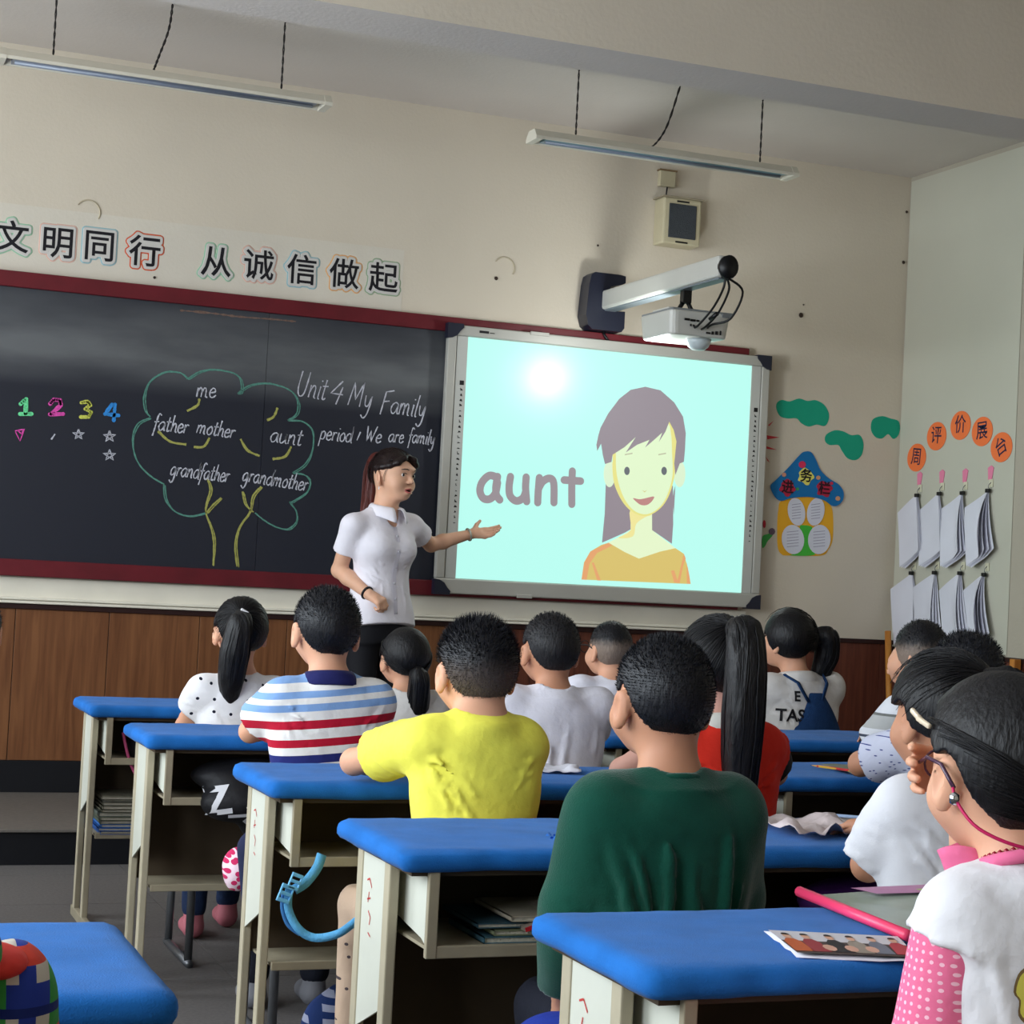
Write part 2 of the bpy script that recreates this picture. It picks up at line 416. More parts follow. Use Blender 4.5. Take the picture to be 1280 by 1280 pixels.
struct('wall_left', wl, M_WALL, None, 'cream plaster window wall on the left')
for k, (a, c) in enumerate(WINDOWS):
    w = MB(); x0, x1 = WINX-0.08, WINX-0.03
    for (p, q) in ((a, a+0.05), (c-0.05, c), ((a+c)/2-0.03, (a+c)/2+0.03)): w.box(x0, x1, p, q, WZ0, WZ1)
    w.box(x0, x1, a, c, WZ0, WZ0+0.05); w.box(x0, x1, a, c, WZ1-0.05, WZ1); w.box(x0, x1, a, c, 2.3, 2.35)
    struct('window_%d' % (k+1), w, M_WHITEP, None, 'white framed window in the left wall')
# small holes and old hook marks in the front wall
hole_m = mat('dark hole', (60, 48, 40), 0.9)
for (px, py, r) in ((620, 348, .010), (1001, 394, .014), (747, 307, .006), (1133, 265, .008), (1129, 328, .010), (193, 347, .007), (1004, 381, .005)):
    p = at(px, py, YW)
    MB().lathe([(r, 0), (r*0.8, 0.004)], n=9).move(Matrix.Translation((p.x, YW-0.003, p.z)) @ Matrix.Rotation(PI/2, 4, 'X')).build('hole', hole_m, wf)
hk = mat('flaked plaster', (188, 176, 152), 0.9, 0.2, 30)
for (px, py) in ((110, 265), (630, 335)):
    p = at(px, py, YW); P = [(p.x+0.055*math.cos(a), YW-0.002, p.z+0.055*math.sin(a)) for a in np.linspace(-0.5, 2.6, 14)]
    MB().tube(P, 0.004, 5).build('crack', hk, wf)

MB().box(0.25, 2.72, YW-0.0012, YW, 2.49, 2.80).build('painted_band', mat('paler paint patch', (211, 203, 188), .85, .1, 60, .05, 3), wf)
# wainscot: single veneer panels, black cap strip and skirting
wn = MB().box(WINX, XR, YW-0.014, YW, 0.28, 0.975).build('wainscot_backing', M_DARK, wf)
x = 0.97-0.42*7; k = 0
rp = random.Random(3)
while x < XR-0.02:
    w = 0.42 if x < 4.2 else 0.60
    x1 = min(x+w, XR-0.01)
    x0 = max(x, WINX)
    if x1 > x0: MB().box(x0+0.0015, x1-0.0015, YW-0.024-0.001*rp.random(), YW-0.013, 0.284, 0.966, 0.0015).build('panel', M_WOOD if x < 2.7 else M_WOODR, wf)
    x += w
struct('baseboard_front', MB().box(WINX, XR, YW-0.03, YW-0.002, PLAT_H, 0.283), M_DARK, None, 'black painted skirting along the front wall')
struct('trim_2', MB().box(WINX, XR, YW-0.034, YW-0.002, 0.966, 0.99, 0.003), mat('dark cap strip', (44, 22, 20), 0.5), None, 'dark strip capping the front wood panelling')
M_LEDGE = mat('off white plaster ledge', (226, 220, 204), 0.6, 0.1, 30, 0.06, 5)
struct('trim_3', MB().box(WINX, 4.7, YW-0.02, YW-0.001, 0.99, 1.108).box(WINX, 4.7, YW-0.045, YW-0.001, 1.008, 1.020, 0.003).box(WINX, 4.7, YW-0.05, YW-0.001, 0.992, 1.004, 0.003), M_LEDGE, None, 'off-white ridged band between the blackboard and the panelling')
# right wall wainscot
MB().box(XR-0.014, XR, YB, YW-0.03, 0.1, 0.945).build('wainscot_backing', M_DARK, wr)
y = YW-0.03
while y > YB+0.1:
    y0 = max(YB, y-0.6); MB().box(XR-0.024, XR-0.013, y0+0.0015, y-0.0015, 0.12, 0.935, 0.0015).build('panel', M_WOODR, wr); y -= 0.6
struct('trim_4', MB().box(XR-0.034, XR-0.001, YB, YW-0.035, 0.935, 0.958, 0.003), _M['dark cap strip'], None, 'dark strip capping the right wall panelling')
struct('baseboard_right', MB().box(XR-0.03, XR-0.001, YB, PLAT_Y, 0, 0.12), M_DARK, None, 'dark skirting of the right wall')
# teaching platform
pl = struct('trim_5', MB().box(WINX, XR-0.035, PLAT_Y, YW-0.03, 0, PLAT_H-0.012), M_DARK, None, 'black fronted teaching platform below the blackboard')
MB().box(WINX, XR-0.035, PLAT_Y-0.012, YW-0.031, PLAT_H-0.011, PLAT_H, 0.002).build('tread', mat('grey brown terrazzo step', (104, 98, 92), 0.6, 0.05, 50, 0.14, 60), pl)

# ------------------------------------------------------------------ blackboard with its chalk work
BB = thing('blackboard', 'long blackboard in a maroon wooden frame with chalk tree and lesson title', 'blackboard', (0, YW, 0))
bx0, bx1, bz0, bz1 = -0.55, 4.63, 1.114, 2.489
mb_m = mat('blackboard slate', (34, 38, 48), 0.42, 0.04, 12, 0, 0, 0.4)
N, L, b = nodes_of(mb_m)   # paler grey mixed in over the upper third, in broad noisy streaks
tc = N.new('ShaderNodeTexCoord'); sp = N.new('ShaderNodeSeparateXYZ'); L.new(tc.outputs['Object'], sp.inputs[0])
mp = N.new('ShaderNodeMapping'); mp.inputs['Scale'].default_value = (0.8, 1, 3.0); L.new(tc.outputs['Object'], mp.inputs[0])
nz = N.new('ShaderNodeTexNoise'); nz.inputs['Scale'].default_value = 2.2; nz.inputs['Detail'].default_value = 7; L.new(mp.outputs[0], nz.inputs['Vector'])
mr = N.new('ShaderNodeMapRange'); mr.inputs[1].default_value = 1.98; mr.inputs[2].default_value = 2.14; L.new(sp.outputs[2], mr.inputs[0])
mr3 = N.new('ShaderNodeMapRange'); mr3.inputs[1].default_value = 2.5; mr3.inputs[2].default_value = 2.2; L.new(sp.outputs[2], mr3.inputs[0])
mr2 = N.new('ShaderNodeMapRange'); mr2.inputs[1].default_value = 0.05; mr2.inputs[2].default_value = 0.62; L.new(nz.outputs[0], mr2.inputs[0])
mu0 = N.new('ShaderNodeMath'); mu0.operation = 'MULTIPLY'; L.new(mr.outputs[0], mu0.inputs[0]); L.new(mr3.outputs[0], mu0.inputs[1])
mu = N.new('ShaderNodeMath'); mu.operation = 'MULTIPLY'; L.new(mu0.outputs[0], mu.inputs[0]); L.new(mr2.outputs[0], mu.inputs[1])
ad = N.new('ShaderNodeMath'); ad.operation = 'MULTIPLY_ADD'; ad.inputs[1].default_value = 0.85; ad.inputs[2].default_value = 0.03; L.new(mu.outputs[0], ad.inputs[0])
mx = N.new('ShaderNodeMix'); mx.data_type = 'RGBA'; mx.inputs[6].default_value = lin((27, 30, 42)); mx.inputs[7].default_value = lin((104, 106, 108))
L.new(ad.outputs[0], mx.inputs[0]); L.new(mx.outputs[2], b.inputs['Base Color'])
def inb(mb, name, m, par=BB, smooth=False):
    o = mb.build(name, m, par, smooth); 
    for v in o.data.vertices: v.co.y -= YW
    return o
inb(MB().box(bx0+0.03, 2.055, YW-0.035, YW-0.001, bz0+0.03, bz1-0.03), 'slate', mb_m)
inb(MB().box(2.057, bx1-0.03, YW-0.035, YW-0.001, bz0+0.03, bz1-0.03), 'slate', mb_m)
fr = MB().box(bx0, bx1, YW-0.055, YW-0.001, bz1-0.072, bz1, 0.004); inb(fr, 'frame_rail', M_RED)
fr = MB().box(bx0, bx1, YW-0.06, YW-0.001, bz0, bz0+0.076, 0.004); inb(fr, 'frame_rail', M_RED)
for q in (bx0, bx1-0.06): inb(MB().box(q, q+0.06, YW-0.054, YW-0.001, bz0+0.076, bz1-0.072, 0.004), 'frame_stile', M_RED)
YC = YW-0.0365
def W(px, py, Y=YC): p = at(px, py, Y); return (p.x, p.z)
def chalk(name, col): return mat(name, col, 0.95, 0.3, 200, 0.25, 120, 0.05)
CW = chalk('white chalk', (196, 196, 206)); CG = chalk('green chalk', (92, 142, 128)); CGB = chalk('bright green chalk', (110, 214, 150))
CY = chalk('yellow chalk', (168, 166, 92)); CP = chalk('pink chalk', (220, 84, 170)); CYB = chalk('bright yellow chalk', (206, 208, 96)); CB = chalk('blue chalk', (60, 140, 214))
rc = random.Random(5)
GL = { # one-line handwriting: x-height 1, y up, advance width
'a': (0.95, [[(.75, .85), (.45, 1), (.1, .7), (.05, .3), (.3, 0), (.6, .25), (.78, .9), (.75, .2), (.9, 0)]]),
'b': (0.9, [[(.2, 1.9), (.12, .1), (.4, 0), (.75, .35), (.6, .85), (.2, .7)]]),
'd': (1.0, [[(.7, .85), (.4, 1), (.08, .6), (.1, .15), (.4, .0), (.7, .4), (.85, 1.9), (.8, .1), (.95, 0)]]),
'e': (0.8, [[(.1, .5), (.6, .6), (.6, .9), (.35, 1), (.08, .6), (.15, .1), (.45, 0), (.75, .25)]]),
'f': (0.65, [[(.75, 1.7), (.5, 1.9), (.32, 1.5), (.22, .3), (.1, -.7)], [(.0, .9), (.6, 1.0)]]),
'g': (0.95, [[(.7, .85), (.4, 1), (.08, .6), (.2, .05), (.6, .3), (.75, .95), (.68, -.4), (.4, -.8), (.05, -.5)]]),
'h': (0.9, [[(.22, 1.9), (.1, 0)], [(.12, .4), (.4, .95), (.65, .8), (.66, .1), (.85, 0)]]),
'i': (0.4, [[(.2, 1), (.14, .1), (.3, 0)], [(.24, 1.4), (.26, 1.5)]]),
'l': (0.4, [[(.28, 1.9), (.12, .15), (.3, 0)]]),
'm': (1.35, [[(.12, 1), (.06, 0)], [(.1, .5), (.35, 1), (.55, .8), (.52, 0)], [(.55, .5), (.8, 1), (1.0, .8), (1.0, .1), (1.2, 0)]]),
'n': (0.95, [[(.12, 1), (.08, 0)], [(.1, .45), (.4, 1), (.65, .8), (.65, .1), (.85, 0)]]),
'o': (0.85, [[(.4, 1), (.08, .6), (.15, .1), (.5, .02), (.72, .5), (.55, .95), (.38, 1)]]),
'p': (0.9, [[(.18, 1), (.02, -.8)], [(.15, .7), (.45, 1), (.72, .7), (.55, .1), (.15, .1)]]),
'r': (0.7, [[(.15, 1), (.1, 0)], [(.12, .5), (.35, .95), (.62, .9)]]),
't': (0.65, [[(.32, 1.6), (.22, .2), (.38, 0), (.55, .15)], [(.0, 1.05), (.6, 1.1)]]),
'u': (0.95, [[(.12, 1), (.1, .2), (.35, 0), (.65, .4), (.72, 1), (.7, .15), (.9, 0)]]),
'y': (0.9, [[(.1, 1), (.2, .25), (.5, .2), (.72, 1), (.6, -.4), (.3, -.85), (.0, -.6)]]),
'U': (1.25, [[(.1, 2.0), (.05, .6), (.35, 0), (.8, .3), (.95, 2.0)]]),
'W': (1.4, [[(.0, 1.8), (.25, 0), (.55, 1.3), (.8, 0), (1.25, 1.9)]]),
'M': (1.5, [[(.05, 0), (.25, 1.9), (.65, .5), (1.15, 2.0), (1.2, 0)]]),
'F': (1.1, [[(.25, 1.8), (.05, -.2)], [(.2, 1.8), (1.1, 2.0)], [(.2, .95), (.8, 1.05)]]),
'4': (1.2, [[(.7, 1.8), (.0, .55), (1.05, .65)], [(.85, 1.3), (.7, -.3)]]),
'1': (0.5, [[(.3, 1.2), (.15, .1)]]),
}
def write(word, p0, p1, xh, m, w=0.006):
    a = Vector(W(*p0)); c = Vector(W(*p1)); tot = sum(GL[ch][0] for ch in word)
    d = c-a; k = d.length/tot; d.normalize(); nn = Vector((-d.y, d.x)); h = xh/232.0
    mb = MB(); x = 0
    sharp = 'WMF41'
    for ch in word:
        for st in GL[ch][1]:
            P = st if ch in sharp else catmull(st, n=4)
            if ch in sharp: P = [tuple(Vector(P[i]).lerp(Vector(P[i+1]), t/4)) for i in range(len(P)-1) for t in range(4)]+[P[-1]]
            Q = [a+d*((x+u)*k)+nn*(v*h)+d*(v*h*0.12) for u, v in P]
            ribbon(mb, [(q.x, q.y) for q in Q], w, YC-0.001, 0.35, rc)
        x += GL[ch][0]
    o = inb(mb, 'chalk_word', m); o['label'] = 'chalk handwriting reading ' + word
    return o
for args in (('me', (245, 496), (270, 497), 10), ('father', (191, 537), (235, 542), 9.5), ('mother', (245, 541), (293, 548), 9), ('aunt', (337, 552), (377, 557), 10.5),
             ('grandfather', (212, 594), (286, 603), 9.5), ('grandmother', (302, 601), (384, 614), 9.5)):
    write(*args, CW)
for args in (('Unit', (370, 494), (407, 500), 14), ('4', (411, 499), (428, 503), 13), ('My', (434, 506), (464, 511), 14), ('Family', (475, 515), (531, 522), 13),
             ('period', (399, 549), (440, 553), 9.5), ('1', (444, 551), (450, 552), 9), ('We', (456, 551), (476, 554), 9.5), ('are', (485, 552), (504, 554), 9), ('family', (510, 553), (543, 556), 9)):
    write(*args, CW)
def c4(pts): return [W(x/3.2, 380+y/3.2) for x, y in pts]
def strokes(name, lst, m, w, dup=0):
    for pts in lst:
        mb = MB()
        P = catmull(c4(pts), n=7)
        ribbon(mb, P, w, YC-0.0008, 0.3, rc)
        for k in range(dup):
            s = 0.006*(k+1); Q = [(x+s+0.004*math.sin(i*0.25+k), z-s*0.5) for i, (x, z) in enumerate(P)]
            ribbon(mb, Q, w*0.7, YC-0.0006, 0.4, rc)
        inb(mb, name, m)
strokes('chalk_tree_crown', [[(750,300),(720,275),(660,272),(600,310),(575,370),(580,425),(600,450)], [(600,455),(550,480),(530,540),(545,620),(590,680),(650,718)],
 [(655,722),(660,780),(700,830),(760,848),(825,835)], [(750,300),(800,270),(860,262),(930,275),(960,300),(965,350),(950,358)],
 [(950,358),(1000,325),(1080,318),(1160,345),(1190,390),(1185,440),(1150,465)], [(1150,465),(1210,470),(1250,510),(1250,580),(1220,640),(1170,675)],
 [(1170,675),(1220,685),(1240,715),(1225,755),(1170,790),(1160,795),(1185,830),(1185,870),(1150,900),(1100,890),(1050,860),(1020,835)]], CG, 0.0062, 1)
strokes('chalk_trunk', [[(830,700),(840,745),(825,800),(825,840),(845,900),(855,960),(852,1045)], [(825,835),(855,800),(885,775)], [(1045,730),(1010,770),(1000,830),(960,890),(940,960),(948,1050)], [(970,750),(980,800),(1010,830)]], CY, 0.0075, 1)
strokes('chalk_twig', [[(797,378),(790,405),(748,428)], [(632,508),(680,550),(745,562)], [(775,572),(815,570),(838,535)], [(962,540),(990,585),(1038,608)], [(1110,415),(1095,450),(1068,465)], [(1165,570),(1140,610),(1090,620)]], CY, 0.011)
def poly_strokes(name, lst, m, w):
    mb = MB()
    for P in lst:
        Q = [W(x/3.2, 380+y/3.2) for x, y in P]
        Q = [tuple(Vector(Q[i]).lerp(Vector(Q[i+1]), t/3)) for i in range(len(Q)-1) for t in range(3)]+[Q[-1]]
        ribbon(mb, Q, w, YC-0.001, 0.25, rc)
        if w > 0.01:
            for q in Q: mb.add([(q[0]+w/2*math.cos(2*PI*i/10), YC-0.0012, q[1]+w/2*math.sin(2*PI*i/10)) for i in range(10)], [list(range(10))])
    return inb(mb, name, m)
poly_strokes('chalk_numeral', [[(82,400),(105,380),(102,438)], [(80,440),(126,440)]], CGB, 0.018)['label'] = 'bold green chalk numeral 1'
mbn = [[(200,400),(215,382),(240,385),(243,405),(205,440)], [(200,441),(252,440)]]
poly_strokes('chalk_numeral', mbn, CP, 0.018)['label'] = 'bold pink chalk numeral 2'
poly_strokes('chalk_numeral', [[(325,395),(350,390),(362,405),(340,420),(365,432),(355,452),(322,452)]], CYB, 0.015)['label'] = 'bold yellow chalk numeral 3'
poly_strokes('chalk_numeral', [[(448,402),(420,440),(474,446)], [(460,402),(455,466)]], CB, 0.017)['label'] = 'bold blue chalk numeral 4'
def star(cx, cy, r): 
    P = [(cx+r*math.sin(4*PI*k/5), cy-r*0.9*math.cos(4*PI*k/5)) for k in range(6)]; return P
poly_strokes('chalk_star', [[(60,508),(98,500),(80,548),(62,512)], [(70,505),(86,520),(94,502)]], CP, 0.005)
poly_strokes('chalk_tick', [[(220,520),(205,542)]], CW, 0.006)
for s in ((314, 522, 24), (438, 530, 26), (438, 605, 26)): poly_strokes('chalk_star', [star(*s)], CW, 0.006)
# rubbed-off dust along the top and foot of the slate
mb = MB()
P = [W(x, y) for x, y in ((225, 388), (260, 391), (300, 396), (340, 399), (370, 402))]; ribbon(mb, catmull(P, n=8), 0.008, YC-0.0005, 0.8, rc)
inb(mb, 'chalk_smear', chalk('rubbed tan dust', (120, 98, 88)))

# ------------------------------------------------------------------ interactive whiteboard
WBD = thing('interactive_whiteboard', 'interactive whiteboard in a silver frame showing a cartoon aunt slide', 'whiteboard', (0, YW, 0))
YF = YW-0.092; YS = YW-0.086; KB = YF/YW
wx0, wx1, wz0, wz1 = 2.972*KB, 4.785*KB, CAM_H+(1.128-CAM_H)*KB, CAM_H+(2.462-CAM_H)*KB
sx0, sx1, sz0, sz1 = 3.078*KB, 4.680*KB, CAM_H+(1.205-CAM_H)*KB, CAM_H+(2.407-CAM_H)*KB
inb(MB().box(wx0+0.01, wx1-0.01, YF+0.010, YW-0.062, wz0+0.01, wz1-0.01), 'back_board', M_SILV, WBD)
inb(MB().box(wx0, wx1, YF-0.004, YF+0.034, sz1+0.002, wz1, 0.006), 'top_rail', M_SILV, WBD)
inb(MB().box(wx0, wx1, YF-0.006, YF+0.034, wz0, sz0-0.002, 0.006), 'bottom_rail', M_SILV, WBD)
M_SIDE = mat('grey side strip', (186, 186, 180), 0.5, 0, 0, 0, 0, 0.3)
for (p, q, r, s) in ((wx0, wx0+0.045, wx0+0.05, sx0), (wx1-0.045, wx1, sx1, wx1-0.05)):
    inb(MB().box(p, q, YF-0.004, YF+0.034, sz0-0.002, sz1+0.002, 0.005), 'side_rail', M_SILV, WBD)
    st = inb(MB().box(r, s, YF+0.002, YF+0.02, sz0, sz1), 'key_strip', M_SIDE, WBD)
    mb = MB(); cx = (r+s)/2+0.006; z = sz1-0.24; rr = random.Random(9)
    mb.box(cx-0.011, cx+0.011, YF+0.0005, YF+0.0015, z, z+0.022)
    for k in range(26):
        z -= 0.0262; a = rr.uniform(0.005, 0.010); t = rr.choice((0.003, 0.005, 0.008))
        mb.add([(cx-a, YF+0.001, z), (cx+a, YF+0.001, z+rr.uniform(-.004, .004)), (cx+a*0.6, YF+0.001, z+t), (cx-a*0.3, YF+0.001, z+t+0.003)], [(0, 1, 2, 3)])
        if k % 3 == 0: mb.add([(cx-a, YF+0.001, z+0.012), (cx-a+0.003, YF+0.001, z+0.002), (cx-a+0.006, YF+0.001, z+0.012)], [(0, 1, 2)])
    inb(mb, 'key_symbols', M_BLACK, st)['kind'] = 'stuff'
for (cx, cz, dx, dz) in ((wx0, wz1, 1, -1), (wx1, wz1, -1, -1), (wx0, wz0, 1, 1), (wx1, wz0, -1, 1)):
    pts = [(-.006, -.006), (.075, -.006), (.078, .012), (.06, .03), (.045, .052), (.02, .066), (-.006, .07)]
    mb = MB().prism([(a*dx, c*dz) for a, c in pts], (cx, YF-0.010, cz), (1, 0, 0), (0, 0, 1), (0, 0.045, 0)); inb(mb, 'corner_cap', M_NAVY, WBD)
mk = inb(MB().box(wx0+0.16, wx0+0.21, YF-0.0055, YF-0.004, wz1-0.030, wz1-0.018).box(wx0+0.215, wx0+0.24, YF-0.0055, YF-0.004, wz1-0.028, wz1-0.024), 'maker_mark', M_BLACK, WBD)
inb(MB().box(3.37, 3.47, YF-0.012, YF+0.0, wz1-0.014, wz1+0.004, 0.002), 'clip', M_SILV, WBD)
inb(MB().box(3.37, 3.45, YF-0.012, YF+0.0, wz0-0.006, wz0+0.012, 0.002), 'clip', M_SILV, WBD)
ES = 1.0
def screen(name, col, g=0.30):
    # projected picture: it gives off the projector's light and keeps the board's gloss
    m = mat(name, (70, 70, 70), g, 0, 0, 0, 0, 0.5, emit=col, estr=ES); return m
inb(MB().box(sx0, sx1, YS, YS+0.02, sz0, sz1), 'screen', screen('slide background', (182, 250, 238)), WBD)
SCR = [o for o in WBD.children if o.name == 'screen'][0]
def c6(pts, Y): return [(lambda p: (p.x, p.z))(at(540+x/2.909, 380+y/2.909, Y)) for x, y in pts]
def shape(name, pts, col, lay, smooth=True, n=4):
    P = c6(pts, YS); P = catmull(P, True, n) if smooth else P
    mb = MB(); V = [(x, YS-0.0004*lay, z) for x, z in P]; tri = tessellate_polygon([[Vector(v) for v in V]]); mb.add(V, [list(t) for t in tri])
    o = inb(mb, name, screen('slide %d %d %d' % col, col), SCR)
    return o
def ell(cx, cy, rx, ry, k=20): return [(cx+rx*math.cos(2*PI*i/k), cy+ry*math.sin(2*PI*i/k)) for i in range(k)]
HC = (142, 131, 140)
shape('drawn_hair', [(632,640),(628,760),(618,868),(700,832),(735,812),(735,740),(700,640)], HC, 1, False)
shape('drawn_hair', [(790,760),(790,815),(872,872),(877,800),(876,662),(850,640)], HC, 1, False)
shape('drawn_skin', [(722,730),(722,822),(690,842),(640,868),(700,930),(800,930),(885,888),(830,845),(800,822),(800,735)], (226, 243, 200), 2, False)
shape('drawn_skin', [(722,745),(722,822),(676,850),(730,845),(742,800),(775,775),(800,765),(800,740)], (236, 226, 148), 3)
shape('drawn_shirt', [(543,1002),(552,940),(575,900),(615,876),(642,868),(700,902),(752,926),(830,900),(885,888),(915,908),(930,960),(940,1018)], (214, 190, 104), 4, False)
shape('drawn_fold', [(543,1002),(553,940),(575,900),(640,868),(655,878),(600,905),(572,945),(562,1003)], (226, 160, 104), 5, False)
shape('drawn_fold', [(580,940),(588,940),(614,1006),(600,1005)], (226, 160, 104), 5, False)
shape('drawn_fold', [(915,908),(922,925),(912,955),(900,1015),(890,1014),(905,950)], (226, 160, 104), 5, False)
shape('drawn_fold', [(868,970),(880,968),(895,1014),(880,1013)], (226, 160, 104), 5, False)
shape('drawn_fold', [(925,940),(934,980),(940,1018),(926,1017)], (226, 160, 104), 5, False)
shape('drawn_ear', ell(645, 618, 21, 48), (216, 238, 204), 3)
shape('drawn_ear', ell(900, 618, 21, 48), (216, 238, 204), 3)
shape('drawn_face', [(660,520),(656,560),(656,610),(664,660),(690,716),(722,752),(760,770),(800,764),(840,732),(866,684),(882,620),(884,560),(888,480),(862,400),(760,400),(690,450)], (228, 222, 130), 5)
shape('drawn_face', [(672,520),(668,560),(670,610),(680,660),(700,710),(730,748),(765,764),(800,758),(836,728),(860,680),(874,620),(872,540),(868,470),(850,430),(760,430),(700,460)], (222, 243, 200), 6)
shape('drawn_hair', [(600,535),(597,512),(604,478),(612,450),(640,398),(680,345),(722,312),(775,301),(830,314),(880,358),(912,410),(922,470),(919,530),(915,574),(900,580),(884,622),(880,580),(888,500),(878,458),(862,428),(848,464),(824,502),(836,468),(800,500),(774,522),(790,494),(745,512),(704,540),(740,484),(700,520),(656,548),(652,574),(628,582),(620,548),(614,508)], HC, 7, False)
shape('drawn_hair', [(878,680),(884,660),(880,740),(878,768),(874,710)], HC, 7, False)
for ex in (708, 843): shape('drawn_eye', ell(ex, 607, 10, 15, 12), (92, 98, 104), 8)
shape('drawn_mouth', [(730,706),(752,710),(772,707),(806,700),(798,718),(780,731),(760,731),(745,722)], (186, 128, 124), 8)
shape('drawn_nose', [(762,676),(772,681),(782,676),(772,685)], (206, 196, 120), 8, False)
shape('drawn_brow', [(700,546),(728,541),(728,545),(700,550)], (180, 180, 150), 8, False)
shape('drawn_brow', [(822,546),(850,541),(850,545),(822,550)], (180, 180, 150), 8, False)
def thick(name, lst, col, wpx, lay=3):
    mb = MB(); w = wpx/2.909/222
    for j, st in enumerate(lst):
        P = catmull(c6(st, YS), n=6); Y = YS-0.0004*(lay+0.2*j); ribbon(mb, P, w, Y)
        for (ex, ez) in (P[0], P[-1]): mb.add([(ex+w/2*math.cos(2*PI*i/14), Y-0.00005, ez+w/2*math.sin(2*PI*i/14)) for i in range(14)], [list(range(14))])
    o = inb(mb, name, screen('slide %d %d %d' % col, col), SCR); return o
LC = (146, 136, 142)
thick('drawn_letter', [[(236,630),(208,624),(182,648),(174,680),(186,706),(210,709),(230,688),(238,650)], [(238,628),(232,665),(234,695),(246,712)]], LC, 25)['label'] = 'grey slide letter a'
thick('drawn_letter', [[(285,628),(280,665),(284,698),(306,716),(330,706),(341,680)], [(342,630),(340,670),(344,718)]], LC, 25)['label'] = 'grey slide letter u'
thick('drawn_letter', [[(390,632),(386,680),(384,722)], [(388,670),(402,646),(426,634),(442,650),(443,722)]], LC, 25)['label'] = 'grey slide letter n'
thick('drawn_letter', [[(510,608),(508,660),(508,728)], [(480,640),(508,642),(540,644)]], LC, 25)['label'] = 'grey slide letter t'
# ------------------------------------------------------------------ strip lamps hung on twisted wires
M_LAMPB = mat('lamp housing white', (214, 208, 192), 0.45, 0, 0, 0.03, 10, 0.4)
M_LAMPG = mat('grey blue lamp trough', (112, 120, 136), 0.3, 0, 0, 0, 0, 0.5)
M_WIRE = mat('dark twisted wire', (40, 36, 36), 0.6)
def twisted(P, r=0.003, name='wire', par=None, m=None):
    P = catmull(P, n=10); mb = MB()
    for ph in (0, PI):
        Q = []
        for i, p in enumerate(P):
            a = ph+i*1.2; Q.append((p[0]+r*math.cos(a), p[1]+r*math.sin(a), p[2]))
        mb.tube(Q, r*0.9, 5)
    return mb.build(name, m or M_WIRE, par, True)
def strip_lamp(x0, x1, z, label, wires, cable, tone):
    yc = 7.62; t = thing('strip_lamp', label, 'ceiling lamp', ((x0+x1)/2, yc, z)); h = (x1-x0)/2
    def prof(a, b, pts, name, m):
        mb = MB().prism(pts, (a, 0, 0), (0, 1, 0), (0, 0, 1), (b-a, 0, 0)); return mb.build(name, m, t)
    prof(-h+0.03, h-0.03, [(-.035, .045), (.035, .045), (.062, .012), (.062, 0), (.052, 0), (.03, .025), (-.03, .025), (-.052, 0), (-.062, 0), (-.062, .012)], 'housing', M_LAMPB)
    prof(-h+0.06, h-0.06, [(-.028, .024), (.028, .024), (.05, .004), (-.05, .004)], 'reflector', tone)
    for a, b in ((-h, -h+0.032), (h-0.032, h)):
        prof(a, b, [(-.036, .047), (.036, .047), (.064, .012), (.064, -.003), (-.064, -.003), (-.064, .012)], 'end_cap', M_LAMPB)
    MB().tube([(-h+0.07, 0, 0.002), (h-0.07, 0, 0.002)], 0.009, 10).build('lamp_tube', mat('unlit lamp tube', (120, 128, 142), 0.3, 0, 0, 0, 0, .5), t, True)
    for wx in wires: twisted([(wx-(x0+x1)/2, 0, 0.045), (wx-(x0+x1)/2, 0, (ZC-z)/2), (wx-(x0+x1)/2, 0, ZC-z)], 0.0028, 'wire', t)
    c = [(p[0]-(x0+x1)/2, p[1], p[2]-z) for p in cable]; twisted(c, 0.0032, 'cable', t)
    return t
strip_lamp(0.655, 2.035, 3.19, 'unlit strip lamp above the blackboard lettering, at the left', (0.875, 1.825), [(1.28, 0, 3.235), (1.30, 0, 3.30), (1.335, 0, 3.42), (1.345, 0, 3.53)], M_LAMPG)
strip_lamp(2.975, 4.315, 3.18, 'unlit strip lamp above the loudspeaker box, at the right', (3.19, 4.135), [(3.50, -0.02, 3.225), (3.57, 0, 3.23), (3.64, 0, 3.33), (3.70, 0, 3.53)], mat('screen tinted lamp trough', (106, 138, 150), 0.3, 0, 0, 0, 0, 0.5))  # cyan cast of the screen's light is put into this trough's colour

# ------------------------------------------------------------------ loudspeaker and junction box
t = thing('wall_speaker', 'cream box loudspeaker with dark grille high on the front wall', 'loudspeaker', (4.168, YW, 3.095))
MB().box(-.108, .108, -.12, -.002, -.12, .12, .01).build('cabinet', M_CREAMP, t)
MB().box(-.078, .078, -.126, -.119, -.088, .088, .003).build('grille', mat('dark speaker cloth', (64, 68, 72), 0.9, 0.6, 220, 0.1, 60), t)
for z in (-.108, .102): MB().box(-.035, .035, -.1225, -.1195, z-.004, z+.004).build('slot', M_BLACK, t)
MB().box(-.118, .118, -.13, -.002, .118, .126, .002).build('lid', M_METALD, t)
t = thing('junction_box', 'small yellowed plastic box above the loudspeaker', 'junction box', (4.116, YW, 3.328))
MB().box(-.045, .045, -.035, -.002, -.042, .04, .004).build('box_body', M_CREAMP, t)
MB().box(-.05, .05, -.04, -.002, .038, .046).build('cover', mat('brown lid edge', (120, 98, 70), 0.6), t)
MB().tube([(0.005, -.02, -.04), (0.0, -.022, -.08), (0.01, -.03, -.11)], .004, 6).build('lead', M_WIRE, t, True)

